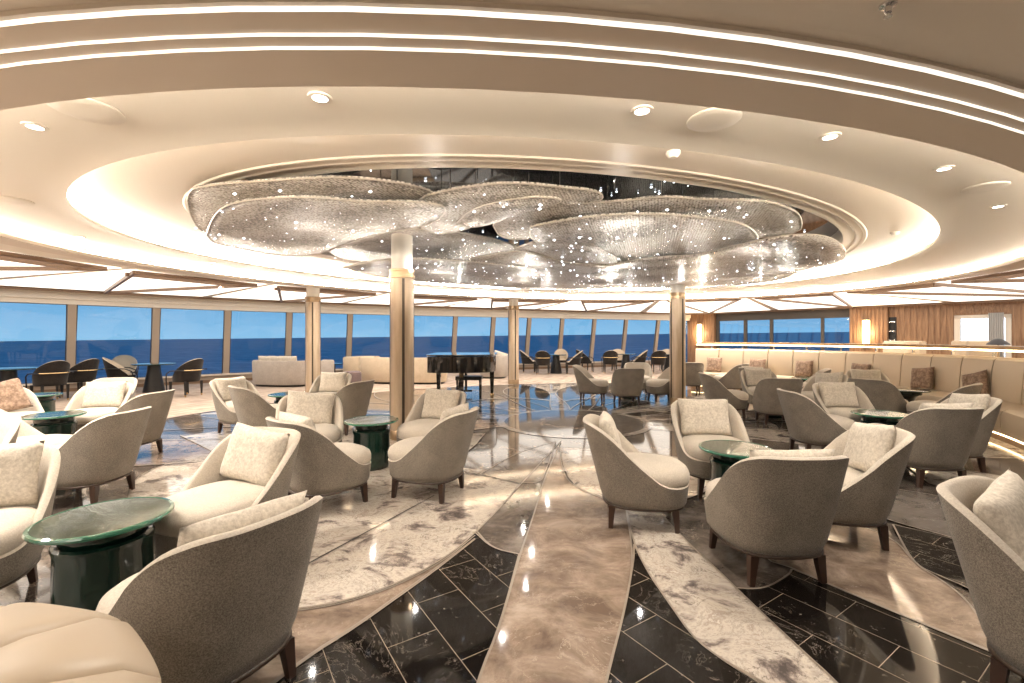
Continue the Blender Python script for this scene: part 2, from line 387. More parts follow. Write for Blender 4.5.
# outer flat ceiling with its hole
vs = []
for k_ in range(240):
    t = 2 * math.pi * k_ / 240; p0 = ell(A0 + .54, B0 + .54, t, 2.655, OC); p1 = ell(A0 + .62, B0 + .62, t, 2.66, OC); p2 = clip(ell(60, 60, t, 2.66), -.38); vs += [p0, p1, p2, p2 + Vector((0, 0, .74))]
vs.append(CEN + Vector((0, 0, 3.4))); fs = []
for k_ in range(240):
    a, b_ = k_ * 4, ((k_ + 1) % 240) * 4; fs += [(a, b_, b_ + 1, a + 1), (a + 1, b_ + 1, b_ + 2, a + 2), (a + 2, b_ + 2, b_ + 3, a + 3), (a + 3, b_ + 3, 960)]
struct(mesh_obj('ceiling', vs, fs, 'plaster', None, False))
# stepped rings and soffit of the outer lip
z = 2.60
rows = [(A0 + .20, B0 + .20, 2.735), (A0 + .20, B0 + .20, 2.645), (A0, B0, 2.645), (A0, B0, 2.60), (A0 + .27, B0 + .27, 2.60)]
struct(ringsurf('trim_1', rows, 'plaster_b', c=OC))
struct(ringsurf('trim_2', [(A0 + .27, B0 + .27, 2.60), (A0 + .275, B0 + .275, 2.611)], 'riser_glow', c=OC))
struct(ringsurf('trim_3', [(A0 + .275, B0 + .275, 2.611), (A0 + .335, B0 + .335, 2.611)], 'plaster_b', c=OC))
struct(ringsurf('trim_4', [(A0 + .335, B0 + .335, 2.611), (A0 + .34, B0 + .34, 2.622)], 'riser_glow', c=OC))
struct(ringsurf('trim_5', [(A0 + .34, B0 + .34, 2.622), (A0 + .455, B0 + .455, 2.622)], 'plaster_b', c=OC))
struct(ringsurf('trim_6', [(A0 + .455, B0 + .455, 2.622), (A0 + .465, B0 + .465, 2.636)], 'riser_glow', c=OC))
struct(ringsurf('trim_7', [(A0 + .465, B0 + .465, 2.636), (A0 + .485, B0 + .485, 2.636), (A0 + .485, B0 + .485, 2.655), (A0 + .54, B0 + .54, 2.655)], 'plaster', c=OC))
# plane A, lip B
struct(ringsurf('trim_8', [(A0 + .20, B0 + .20, 2.735), (A1 + .18, B1 + .18, 2.735), (A1 + .05, B1 + .05, 2.725), (A1, B1, 2.71), (A1, B1, 2.735), (A1 + .02, B1 + .02, 2.75), (A1 + .22, B1 + .22, 2.75), (A1 + .24, B1 + .24, 2.90)], 'plaster', c=[OC] + [IC] * 7))
struct(ringsurf('trim_9', [(A1 + .24, B1 + .24, 2.90), (5.36, 3.66, 2.90), (5.345, 3.645, 2.888), (5.32, 3.62, 2.888), (5.305, 3.605, 2.898), (5.25, 3.56, 2.898), (5.235, 3.545, 2.891), (5.21, 3.53, 2.891), (5.195, 3.515, 2.9), (5.06, 3.42, 2.90), (5.045, 3.405, 2.894), (5.03, 3.39, 2.894), (5.03, 3.39, 3.2)], 'plaster_b', c=[IC] + [MC] * 12))
struct(ringsurf('trim_10', [(5.03, 3.39, 3.18), (.01, .01, 3.18)], 'mirror', c=MC))
# hidden cove strips
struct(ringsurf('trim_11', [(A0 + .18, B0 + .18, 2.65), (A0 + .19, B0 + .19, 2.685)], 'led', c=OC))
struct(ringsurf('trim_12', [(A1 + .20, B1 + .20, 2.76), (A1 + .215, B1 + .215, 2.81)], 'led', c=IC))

# downlights and speakers on plane A
DL = [at(x, y, 2.735) for x, y in ((320, 97), (35, 126), (642, 110), (830, 136), (944, 168), (998, 206))]
def spot(p, energy=65, name='downlight', lab='', z=2.735, r=.04):
    t = empty(name, (p.x, p.y, z))
    g = G(); g.lathe([(r + .022, 0), (r + .02, -.008), (r, -.010), (r, 0)], n=24); g.build('trim_ring', 'plaster', t)
    g = G(); g.lathe([(r, -.004), (r, -.006)], n=24); g.build('lens', 'lamp', t)
    if lab: tag(t, lab, 'ceiling light', 'round ceiling downlights')
    L = bpy.data.lights.new('downlight_lamp', 'SPOT'); L.energy = energy; L.color = (1, .90, .78); L.spot_size = math.radians(145); L.spot_blend = .8; L.shadow_soft_size = .05
    lo = bpy.data.objects.new('downlight_lamp', L); COL.objects.link(lo); lo.location = (p.x, p.y, z - .03)
    return t
labs = ['round downlight above the left half, right of the big oval ceiling speaker', 'round downlight at the far left of the upper ceiling ring', 'round downlight just left of the domed ceiling speaker at top centre',
        'round downlight right of the domed ceiling speaker, second from the right edge cluster', 'round downlight high at the right beside the flat oval speaker', 'round downlight at the right edge below the flat oval speaker']
for p, l in zip(DL, labs): spot(p, lab=l)
for i, t in enumerate((8, 28, 50, 72, 95, 118, 140, 162, 184, 204)):
    p = ell(7.05, 4.78, math.radians(t)); spot(p, lab='small downlight on the far part of the bright oval ceiling ring', energy=210)
for x, y, r, l in ((87, 109, .17, 'flush round ceiling speaker at the upper left, beside the leftmost downlight'), (714, 119, .15, 'domed round ceiling speaker at top centre right'),
                (985, 187, .15, 'flush round ceiling speaker near the right edge of the ceiling'), (12, 200, .15, 'flush round ceiling disc at the left edge of the ceiling')):
    p = at(x, y, 2.735); g = G(); g.lathe([(r, 0), (r, -.008), (r * .93, -.014), (r * .5, -.012), (.01, -.012)], n=40); o = g.build('ceiling_speaker', 'plaster'); o.location = p; tag(o, l, 'speaker', 'ceiling speakers')
for x, y, l in ((673, 152, 'small white smoke detector on the inner ceiling near top centre'), (895, 232, 'small white sensor on the inner ceiling at the right')):
    p = at(x, y, 2.90); g = G(); g.lathe([(.055, 0), (.055, -.02), (.03, -.045), (.01, -.047)], n=24); o = g.build('smoke_detector', 'plaster'); o.location = p; tag(o, l, 'smoke detector')
# sprinkler at top right
p = at(888, 4, 2.66); t = empty('fire_sprinkler', p); tag(t, 'chrome fire sprinkler head hanging from the ceiling at the upper right', 'sprinkler')
g = G(); g.lathe([(.028, 0), (.026, -.008), (.012, -.012), (.010, -.03), (.004, -.034)], n=20); g.build('escutcheon', 'chrome', t)
g = G(); g.tube([(-.010, 0, -.012), (-.012, 0, -.03), (0, 0, -.045)], .0025); g.tube([(.010, 0, -.012), (.012, 0, -.03), (0, 0, -.045)], .0025); g.lathe([(.013, -.044), (.013, -.047)], n=16); g.build('deflector', 'chrome', t)

# ---------------------------------------------------------------- walls
def outn(i):
    a = WP[max(0, i - 1)]; b2 = WP[min(len(WP) - 1, i + 1)]; d = (b2 - a).normalized(); return Vector((-d.y, d.x, 0))
ZT, ZB, LEAN = 2.30, .25, .34
def wpt(i, z, off=0.): return WP[i] + outn(i) * (LEAN * (ZT - z) / (ZT - ZB) + off) + Vector((0, 0, z))
def sweep(name, prof, mat, idx=None):
    """prof: (offset outward, z)"""
    idx = idx or range(len(WP)); vs = []; n = len(prof)
    for i in idx:
        for off, z in prof: vs.append(WP[i] + outn(i) * off + Vector((0, 0, z)))
    fs = []
    L = len(list(idx))
    for j in range(L - 1):
        for k in range(n): fs.append((j * n + k, j * n + (k + 1) % n, (j + 1) * n + (k + 1) % n, (j + 1) * n + k))
    fs += [tuple(range(n)), tuple((L - 1) * n + k for k in range(n))]
    return struct(mesh_obj(name, vs, fs, mat, None, False))
sweep('wall_front', [(LEAN - .02, 0), (LEAN + .25, 0), (LEAN + .25, ZB), (LEAN - .02, ZB)], 'mullion')
sweep('trim_13', [(LEAN - .10, ZB - .03), (LEAN + .2, ZB - .03), (LEAN + .2, ZB + .02), (LEAN - .10, ZB + .02)], 'plaster_b')
sweep('trim_14', [(-.03, ZT), (.37, ZT), (.37, 2.66), (-.10, 2.66), (-.10, 2.42), (-.03, 2.42)], 'plaster')
sweep('baseboard_front', [(LEAN - .035, 0), (LEAN - .02, 0), (LEAN - .02, .09), (LEAN - .035, .09)], 'bronze')
for i in range(len(WP) - 1):
    w = empty('window_%d' % (i + 1)); struct(w)
    g = G(); n0, n1 = outn(i), outn(i + 1)
    a, b2, c, d = wpt(i, ZB, .05), wpt(i + 1, ZB, .05), wpt(i + 1, ZT, .05), wpt(i, ZT, .05)
    g.add([a, b2, c, d], [(0, 1, 2, 3)]); g.build('glass_pane', 'glass', w, False, None)
    g = G(); e = (WP[i + 1] - WP[i]).normalized()
    q = [wpt(i, ZB, -.01) - e * .085, wpt(i, ZB, -.01) + e * .085, wpt(i, ZB, .12) + e * .085, wpt(i, ZB, .12) - e * .085]
    r = [wpt(i, ZT, -.01) - e * .085, wpt(i, ZT, -.01) + e * .085, wpt(i, ZT, .12) + e * .085, wpt(i, ZT, .12) - e * .085]
    g.add(q + r, [(0, 1, 2, 3), (4, 5, 6, 7), (0, 1, 5, 4), (1, 2, 6, 5), (2, 3, 7, 6), (3, 0, 4, 7)]); g.build('mullion', 'mullion', w, False, None)
    g = G(); e *= .1
    g.tube([wpt(i, ZB + .02, .04) + e, wpt(i + 1, ZB + .02, .04) - e, wpt(i + 1, ZT, .04) - e, wpt(i, ZT, .04) + e], .018, 4, closed=True); g.build('window_frame', 'frame_dark', w, False, None)
# right wall (timber panelling), running from the far corner towards the viewer
RD = (RB - RA).normalized(); RN = Vector((RD.y, -RD.x, 0))   # RN points into the room?
if RN.dot(Vector((0, 8, 0)) - RA) < 0: RN = -RN
def rw(xp, z=0., off=0.):
    """point of the right wall behind pixel column xp"""
    k = (xp - CX) / F      # X = k Y
    s = (k * RA.y - RA.x) / (RD.x - k * RD.y); return RA + RD * s + RN * off + Vector((0, 0, z))
def wallbox(name, x0, x1, z0, z1, t, mat, off=0., parent=None, ribs=0):
    a, b2 = rw(x0), rw(x1); g = G()
    def quad(a, b2, d0, d1, z0, z1):
        vs = []
        for z in (z0, z1): vs += [a + RN * d0 + Vector((0, 0, z)), b2 + RN * d0 + Vector((0, 0, z)), b2 + RN * d1 + Vector((0, 0, z)), a + RN * d1 + Vector((0, 0, z))]
        g.add(vs, [(0, 1, 2, 3), (4, 5, 6, 7), (0, 1, 5, 4), (1, 2, 6, 5), (2, 3, 7, 6), (3, 0, 4, 7)])
    quad(a, b2, off, off + t, z0, z1)
    if ribs:
        L = (b2 - a).length; n = max(1, int(L / ribs)); d = (b2 - a).normalized()
        for i in range(n):
            p = a + d * (L * (i + .5) / n); quad(p - d * ribs * .32, p + d * ribs * .32, off + t, off + t + .02, z0, z1)
    return g.build(name, mat, parent, False, None)
struct(wallbox('wall_right', 853, 955, 0, 2.66, .1, 'timber', ribs=.16))
struct(wallbox('trim_15', 690, 717, 0, 2.66, .25, 'timber', ribs=.12))
struct(wallbox('trim_16', 717, 853, 0, .6, .1, 'timber'))
struct(wallbox('trim_17', 717, 853, 2.30, 2.66, .1, 'frame_dark'))
struct(wallbox('trim_18', 1012, 1200, 0, 2.66, .1, 'timber', ribs=.16))
struct(wallbox('trim_19', 955, 1012, 2.2, 2.66, .1, 'timber', ribs=.16))
struct(wallbox('trim_20', 852, 890, 0, 2.66, .3, 'timber', ribs=.12))
for i, (x0, x1) in enumerate(((719, 747), (747, 773), (773, 824), (824, 853))):
    w = empty('window_%d' % (20 + i)); struct(w)
    wallbox('glass_pane', x0, x1, .6, 2.3, .01, 'glass', .03, w)
    wallbox('mullion', x1 - 2.4, x1 + .6, .6, 2.3, .1, 'frame_dark', 0, w)
    wallbox('window_frame', x0, x1, 2.24, 2.3, .09, 'frame_dark', .01, w)
struct(wallbox('trim_21', 717, 720, .6, 2.3, .1, 'frame_dark'))
# dark arch niche with shelves beside the pillar
t = empty('display_niche', rw(893.5, 0, .12)); struct(t)
wallbox('recess', 890, 897.5, .4, 2.2, .02, 'black', .13, None).name = 'trim_22'
struct(bpy.data.objects['trim_22']); bpy.data.objects.remove(t)
for k, zz in enumerate((.9, 1.3, 1.65, 2.0)):
    o = wallbox('trim_%d' % (23 + k), 890.3, 897, zz, zz + .04, .05, 'chrome', .15); struct(o)
# glazed door at right
d = empty('door_1'); struct(d)
wallbox('door_frame', 955, 961, 0, 2.2, .14, 'plaster', 0, d); wallbox('door_frame', 1006, 1012, 0, 2.2, .14, 'plaster', 0, d); wallbox('door_frame', 955, 1012, 2.08, 2.2, .14, 'plaster', 0, d)
wallbox('glass_pane', 961, 1006, .05, 2.08, .01, 'glass', .05, d)
p = rw(983, 1.2, -2.2); o = wallbox('wall_backdrop', 900, 1100, -.1, 3.2, .1, 'white_paint', -2.6); struct(o)  # white backdrop added outside so the door glass looks bright
L = bpy.data.lights.new('backdrop_lamp', 'AREA'); L.energy = 150; L.size = 1.2; L.color = (.9, .95, 1); lo = bpy.data.objects.new('backdrop_lamp', L); COL.objects.link(lo)  # added lamp that lights the white backdrop
lo.location = rw(983, 2.9, -.9); lo.rotation_euler = (-RN + Vector((0, 0, -.9))).to_track_quat('-Z', 'Y').to_euler()
# curtain
def curtain(x0, x1, lab):
    a, b2 = rw(x0, 0, .28), rw(x1, 0, .28); L = (b2 - a).length; dd = (b2 - a).normalized(); vs = []; n = 60
    for z in (.03, 1.2, 2.25):
        for i in range(n + 1): vs.append(a + dd * (L * i / n) + RN * (.05 * math.sin(i * .9) * (1.2 if z < .5 else .8)) + Vector((0, 0, z)))
    fs = [(j * (n + 1) + i, j * (n + 1) + i + 1, (j + 1) * (n + 1) + i + 1, (j + 1) * (n + 1) + i) for j in range(2) for i in range(n)]
    o = mesh_obj('curtain', vs, fs, 'curtain'); so = o.modifiers.new('s', 'SOLIDIFY'); so.thickness = .006; tag(o, lab, 'curtain')
curtain(990, 1005, 'sheer grey curtain gathered at the right of the glazed door')
# sconces
for x, lab in ((703, 'tall glowing wall sconce on the timber pillar beside the front windows'), (869, 'tall glowing wall sconce on the timber pillar right of the side windows')):
    p = rw(x, 1.25, .34); g = G(); t = empty('wall_sconce', p, math.atan2(RD.y, RD.x)); tag(t, lab, 'wall light', 'sconces on the timber pillars')
    g.box((0, 0, .35), (.2, .06, 1.0)); g.build('diffuser', 'sconce', t, False, None)
    g = G(); g.box((0, 0, .87), (.26, .1, .04)); g.box((0, 0, -.17), (.26, .1, .04)); g.build('bracket', 'brass', t, False, None)
    L = bpy.data.lights.new('sconce_lamp', 'POINT'); L.energy = 26; L.color = (1, .7, .4); L.shadow_soft_size = .15; lo = bpy.data.objects.new('sconce_lamp', L); COL.objects.link(lo); lo.location = p + RN * .25 + Vector((0, 0, .35))
# remaining shell behind and beside the viewer
def wallseg(name, a, b2, z1=2.66):
    a, b2 = Vector((*a, 0)), Vector((*b2, 0)); d = (b2 - a).normalized(); n = Vector((-d.y, d.x, 0)) * .1; vs = []
    for z in (0, z1): vs += [a + Vector((0, 0, z)), b2 + Vector((0, 0, z)), b2 + n + Vector((0, 0, z)), a + n + Vector((0, 0, z))]
    struct(mesh_obj(name, vs, [(0, 1, 2, 3), (4, 5, 6, 7), (0, 1, 5, 4), (1, 2, 6, 5), (2, 3, 7, 6), (3, 0, 4, 7)], 'cream_wall', None, False))
wallseg('wall_left', (-15.6, 5.3), (-10, -6)); wallseg('wall_back', (-10, -6), (17, -6)); wallseg('wall_side', (17, -6), (22.1, 7.3))

# ---------------------------------------------------------------- bronze beams of the perimeter ceiling
k = 30
def beam(a, b2, w=.06, zt=2.655, zb=2.585):
    global k
    d = (b2 - a); d.z = 0; d.normalize(); n = Vector((-d.y, d.x, 0)) * w / 2; vs = []
    for z in (zb, zt):
        for q in (a + n, b2 + n, b2 - n, a - n): vs.append(Vector((q.x, q.y, z)))
    o = struct(mesh_obj('trim_%d' % k, vs, [(3, 2, 1, 0), (4, 5, 6, 7), (0, 1, 5, 4), (1, 2, 6, 5), (2, 3, 7, 6), (3, 0, 4, 7)], 'bronze', None, False)); k += 1
NB = 13
for i in range(NB):
    t0 = math.radians(-40 + 262 * i / NB); t1 = math.radians(-40 + 262 * (i + 1) / NB); vs = []
    for j in range(5):
        t = t0 + .010 + (t1 - t0 - .020) * j / 4; vs += [ell(8.62, 6.42, t, 2.652), clip(ell(40, 40, t, 2.652), .62)]
    o = mesh_obj('trim_%d' % (300 + i), vs, [(2 * j, 2 * j + 1, 2 * j + 3, 2 * j + 2) for j in range(4)], 'glow_panel', None, False); struct(o)  # white ceiling panels given a glow of their own
for i in range(NB):
    t0 = math.radians(-40 + 262 * i / NB); t1 = math.radians(-40 + 262 * (i + 1) / NB); tm = (t0 + t1) / 2
    a, b2, c = ell(8.75, 6.5, t0 + .03), ell(8.75, 6.5, t1 - .03), clip(ell(40, 40, tm), .55)
    beam(a, c); beam(b2, c); beam(a, b2, .05)
    for h_ in range(3):
        u0, u1 = t0 + (t1 - t0) * h_ / 3, t0 + (t1 - t0) * (h_ + 1) / 3; beam(clip(ell(40, 40, u0), .42), clip(ell(40, 40, u1), .42), .05)
    beam(ell(9.15, 7.0, tm - .13), ell(9.15, 7.0, tm + .13), .045)

# ---------------------------------------------------------------- columns
def column(x, y, lab):
    t = empty('column', (x, y, 0)); tag(t, lab, 'column', 'champagne metal columns')
    g = G(); g.lathe([(.175, 0), (.175, .13), (.168, .14)], n=40); g.build('plinth', 'column_cap', t)
    g = G(); g.lathe([(.165, .135), (.165, 2.28)], n=48); g.build('shaft', 'column', t)
    g = G()
    for a in (20, 110, 200, 290):
        r = math.radians(a) ; g.box((.158 * math.cos(r), .158 * math.sin(r), 1.2), (.022, .035, 2.14), r)
    g.build('groove', 'column_dark', t, False, None)
    g = G(); g.lathe([(.168, 2.28), (.18, 2.285), (.18, 2.32), (.173, 2.325), (.173, 2.37), (.18, 2.375), (.18, 2.405), (.15, 2.41)], n=48); g.build('collar', 'column_cap', t)
    ztop = 2.655 if ((Vector((x, y, 0)) - CEN).length > 6.5) else 3.17
    g = G(); g.lathe([(.148, 2.40), (.148, ztop)], n=40); g.build('upper_shaft', 'plaster', t)
    return t
COLS = [(402, 6.5, 'champagne metal column nearest the viewer, left of the piano'), (313, 10.9, 'champagne metal column behind the left armchairs, beside the pale sofa'),
        (513.5, 14.1, 'champagne metal column farthest back, right of the piano'), (677.5, 9.9, 'champagne metal column right of centre near the banquette')]
for x, Z, l in COLS: column((x - CX) / F * Z, Z, l)

# ---------------------------------------------------------------- chandelier leaves
LEAVES = [
 (2.78, 'large crystal net leaf at the outer left of the ceiling sculpture', [(187, 203), (190, 192), (205, 188), (235, 184), (262, 182), (300, 179), (340, 179), (380, 183), (420, 190), (447, 202), (440, 216), (330, 226), (240, 236), (205, 234), (192, 222)]),
 (2.70, 'large crystal net leaf left of the near column, lower of the two at left', [(206, 237), (212, 222), (225, 210), (255, 203), (310, 199), (360, 203), (420, 202), (452, 208), (430, 225), (400, 231), (370, 238), (345, 246), (325, 253), (300, 257), (270, 256), (230, 249), (211, 244)]),
 (2.76, 'crystal net leaf at top centre, hooked round like a wave', [(413, 212), (420, 200), (440, 194), (480, 188), (520, 186), (560, 190), (601, 194), (604, 204), (580, 204), (550, 199), (520, 200), (497, 210), (472, 228), (445, 235), (425, 232), (415, 222)]),
 (2.72, 'small slim crystal net leaf inside the wave leaf at top centre', [(457, 223), (470, 211), (500, 203), (540, 199), (568, 203), (540, 210), (512, 216), (490, 225), (470, 228)]),
 (2.75, 'long crystal net leaf along the upper right of the sculpture', [(493, 226), (505, 213), (540, 208), (580, 206), (620, 204), (665, 197), (700, 201), (760, 202), (782, 208), (803, 217), (800, 236), (700, 241), (600, 236), (520, 240), (500, 238)]),
 (2.66, 'oval crystal net leaf lowest at the middle right', [(530, 229), (580, 220), (650, 215), (700, 218), (740, 224), (760, 237), (756, 248), (720, 257), (660, 265), (600, 262), (560, 251), (530, 241)]),
 (2.58, 'broad crystal net leaf at the far right tip of the sculpture', [(600, 268), (650, 260), (700, 258), (740, 246), (790, 235), (830, 238), (848, 251), (841, 262), (805, 269), (780, 281), (740, 286), (700, 289), (620, 288), (560, 280)]),
 (2.86, 'crystal net leaf hanging round the top of the near column', [(328, 252), (360, 240), (395, 232), (450, 233), (500, 240), (527, 253), (522, 264), (470, 269), (420, 268), (370, 263), (340, 262)]),
 (2.56, 'crystal net leaf at the far lower left of the sculpture', [(343, 269), (380, 262), (450, 262), (520, 267), (600, 274), (645, 282), (600, 291), (560, 292), (500, 288), (430, 283), (370, 277)]),
 (2.64, 'small twisted crystal net leaf at the centre of the sculpture', [(515, 250), (545, 240), (580, 242), (610, 254), (625, 264), (600, 270), (560, 266)]),
 (2.60, 'crystal net leaf at the centre between the two lowest leaves', [(470, 262), (520, 250), (560, 262), (610, 266), (650, 272), (620, 280), (560, 280), (500, 274)]),
]
def inside(p, poly):
    c = False; n = len(poly)
    for i in range(n):
        a, b2 = poly[i], poly[i - 1]
        if (a.y > p.y) != (b2.y > p.y) and p.x < (b2.x - a.x) * (p.y - a.y) / (b2.y - a.y) + a.x: c = not c
    return c
for li, (z, lab, pp) in enumerate(LEAVES):
    pts = [at(x, y, z) for x, y in pp] ; pts = smoothline(pts + [pts[0]], 2)[:-1]
    c = sum(pts, Vector()) / len(pts); root = empty('crystal_leaf', c); tag(root, lab, 'chandelier', 'crystal leaves of the ceiling sculpture')
    n = len(pts); R = 9; vs = []
    ph = random.uniform(0, 6)
    def hz(p, q):
        return .025 * math.sin(p.x * 1.7 + ph) * math.cos(p.y * 1.3 + ph) + .035 * (q ** 3) - .01
    for j in range(1, R + 1):
        q = j / R
        for p in pts:
            w = c.lerp(p, q); vs.append(Vector((w.x - c.x, w.y - c.y, hz(w, q))))
    vs.append(Vector((0, 0, hz(c, 0))))
    fs = []
    for j in range(R - 1):
        for i in range(n): fs.append((j * n + i, j * n + (i + 1) % n, (j + 1) * n + (i + 1) % n, (j + 1) * n + i))
    for i in range(n): fs.append((i, (i + 1) % n, R * n))
    o = mesh_obj('bead_net', vs, fs, 'crystal', root); so = o.modifiers.new('thick', 'SOLIDIFY'); so.thickness = .02
    g = G(); g.tube([vs[(R - 1) * n + i] for i in range(n)], .007, 6, closed=True); g.build('beaded_rim', 'bead_rim', root)
    # light points in the net
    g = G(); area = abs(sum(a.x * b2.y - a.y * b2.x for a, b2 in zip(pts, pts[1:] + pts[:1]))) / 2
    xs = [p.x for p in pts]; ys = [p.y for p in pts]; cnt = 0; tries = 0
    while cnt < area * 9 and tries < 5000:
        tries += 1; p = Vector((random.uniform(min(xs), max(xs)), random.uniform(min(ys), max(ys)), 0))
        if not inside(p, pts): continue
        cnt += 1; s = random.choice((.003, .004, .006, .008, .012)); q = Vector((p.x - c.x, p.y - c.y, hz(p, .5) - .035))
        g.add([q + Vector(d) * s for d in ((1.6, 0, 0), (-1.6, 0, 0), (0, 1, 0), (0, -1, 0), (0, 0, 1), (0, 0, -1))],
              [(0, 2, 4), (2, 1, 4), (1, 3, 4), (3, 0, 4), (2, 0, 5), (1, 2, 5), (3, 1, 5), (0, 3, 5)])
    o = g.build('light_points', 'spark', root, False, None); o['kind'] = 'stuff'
    for j in range(4):
        p = c.lerp(pts[int(n * (j + .5) / 4)], .7); g = G(); q = Vector((p.x - c.x, p.y - c.y, 0)); g.tube([q + Vector((0, 0, hz(p, .7))), q + Vector((0, 0, 3.17 - c.z))], .005, 5); g.build('suspension_rod', 'chrome', root)
# pin lights set in the black mirror ceiling
g = G()
for i in range(150):
    r = math.sqrt(random.random()) * .95; t = random.uniform(0, 2 * math.pi); p = ell(4.9 * r, 3.2 * r, t, 3.165, MC); s = random.uniform(.005, .012)
    g.box(p, (s * 2, s * 2, .01))
o = g.build('pin_lights', 'spark', None, False, None); tag(o, 'tiny pin lights scattered over the black mirrored ceiling recess', 'lights', kind='stuff')

# the light the crystal leaves give off into the room
for a_, b_, t_ in [(4.2, 2.7, 13 + 30 * q_) for q_ in range(12)] + [(2.7, 1.6, 45 * q_) for q_ in range(8)] + [(1.1, .7, 20 + 90 * q_) for q_ in range(4)]:
    L = bpy.data.lights.new('chandelier_lamp', 'POINT'); L.energy = 3.6; L.color = (1, .95, .88); L.shadow_soft_size = .02
    lo = bpy.data.objects.new('chandelier_lamp', L); COL.objects.link(lo); lo.location = ell(a_, b_, math.radians(t_), 2.40, MC)
# ---------------------------------------------------------------- lounge chair
def hprof(yb):
    P = [(-.4, .79), (-.27, .785), (-.2, .745), (-.12, .66), (-.04, .55), (.03, .455), (.09, .39), (.16, .352), (.23, .342), (.5, .342)]
    for (a, ha), (b2, hb) in zip(P, P[1:]):
        if yb <= b2:
            u = (yb - a) / (b2 - a); return ha + (hb - ha) * (u)
    return .345
def plan(psi, z, inset=0.):
    s = max(0., (z - .19) / .6); sn, cs = math.sin(psi), math.cos(psi); e = 2 / 2.7
    X = math.copysign(abs(sn) ** e, sn); Y = -math.copysign(abs(cs) ** e, cs)
    yb = Y * .315; w = (1 - (yb + .315) / .63)
    a = .295 + .060 * min(1, s * 1.1) ** .7 - inset; bb = .315 - inset
    return Vector((X * a, Y * bb + .015 - .155 * s * w ** .8 + (.02 * min(1, s * 4) if Y > 0 else 0) * Y, z)), yb
def chair_shell():
    n = 56; L = 9; vs = []; fs = []
    hs = []
    for i in range(n):
        psi = 2 * math.pi * i / n; hs.append(hprof(plan(psi, .19)[1]))
    hs = [(hs[i - 1] + 2 * hs[i] + hs[(i + 1) % n]) / 4 for i in range(n)]
    for j in range(L + 1):
        q = j / L
        for i in range(n):
            z = .19 + (hs[i] - .19) * q
            p, _ = plan(2 * math.pi * i / n, z)
            if j == 0: p = Vector((p.x * .97, p.y * .97, z))
            vs.append(p)
    for j in range(L):
        for i in range(n): fs.append((j * n + i, j * n + (i + 1) % n, (j + 1) * n + (i + 1) % n, (j + 1) * n + i))
    fs.append(tuple(range(n)))
    inner_v = []; inner_f = []
    levels = [(0, 0), (.012, .010), (.028, .010), (.042, 0)]
    rows = []
    for ins, dz in levels: rows.append([plan(2 * math.pi * i / n, hs[i], ins)[0] + Vector((0, 0, dz)) for i in range(n)])
    for q in (.25, .5, .75, 1.):
        rows.append([plan(2 * math.pi * i / n, hs[i] + (.33 - hs[i]) * q, .045 + .01 * q)[0] for i in range(n)])
    for r in rows: inner_v += r
    for j in range(len(rows) - 1):
        for i in range(n): inner_f.append((j * n + i, j * n + (i + 1) % n, (j + 1) * n + (i + 1) % n, (j + 1) * n + i))
    return vs, fs, inner_v, inner_f
def cushion_rows(rows, n=48, e=2 / 2.7):
    vs = []; fs = []
    for (a, yf, yr, z) in rows:
        for i in range(n):
            t = 2 * math.pi * i / n; sn, cs = math.sin(t), math.cos(t)
            X = math.copysign(abs(sn) ** e, sn) * a; Y = -math.copysign(abs(cs) ** e, cs); Y = Y * yf if Y > 0 else Y * yr
            vs.append(Vector((X, Y, z)))
    m = len(rows)
    for j in range(m - 1):
        for i in range(n): fs.append((j * n + i, j * n + (i + 1) % n, (j + 1) * n + (i + 1) % n, (j + 1) * n + i))
    fs += [tuple(range(n))[::-1], tuple((m - 1) * n + i for i in range(n))]
    return vs, fs
def make_lounge():
    t = empty('lounge_chair'); v, f, iv, if_ = chair_shell()
    mesh_obj('outer_shell', v, f, 'outer', t); mesh_obj('inner_backrest', iv, if_, 'inner', t)
    rows = [(.27, .31, .24, .33), (.295, .345, .25, .345), (.305, .355, .25, .37), (.305, .355, .25, .41), (.295, .345, .25, .44), (.27, .31, .24, .465), (.21, .24, .20, .482), (.11, .13, .11, .49), (.02, .02, .02, .492)]
    v, f = cushion_rows(rows); mesh_obj('seat_cushion', v, f, 'inner', t)
    v, f = cushion_rows([(.272, .30, .285, .170), (.290, .318, .300, .176), (.290, .318, .300, .192), (.27, .3, .28, .195)]); mesh_obj('base_rail', v, f, 'piping', t)
    for sx in (-1, 1):
        for sy in (-1, 1):
            g = G(); g.box((sx * .215, sy * .24, .088), (.05, .05, .176), 0, .6, 0, (-sx * .018, -sy * .012)); g.build('leg', 'legwood', t, False, None)
    register(t); return t
def pillow_mesh(name, w, h, th, mat, n=18):
    vs = []; fs = []
    for side in (1, -1):
        for i in range(n + 1):
            for j in range(n + 1):
                u, v = 2 * i / n - 1, 2 * j / n - 1
                k = max(0, (1 - u ** 4) * (1 - v ** 4)) ** .5
                pin = 1 - .06 * (1 - abs(u * v)) * 1
                vs.append(Vector((u * w / 2 * (pin if abs(u) > .01 else 1), side * k * th / 2, v * h / 2 * pin)))
    m = (n + 1) ** 2
    for s in (0, 1):
        for i in range(n):
            for j in range(n): a = s * m + i * (n + 1) + j; fs.append((a, a + 1, a + n + 2, a + n + 1))
    o = mesh_obj(name, vs, fs, mat); bm = bmesh.new(); bm.from_mesh(o.data); bmesh.ops.remove_doubles(bm, verts=bm.verts, dist=.0005); bmesh.ops.recalc_face_normals(bm, faces=bm.faces); bm.to_mesh(o.data); bm.free()
    return o
lounge0 = make_lounge(); pil0 = pillow_mesh('throw_pillow', .50, .37, .13, 'pillow')
used = [False, False]
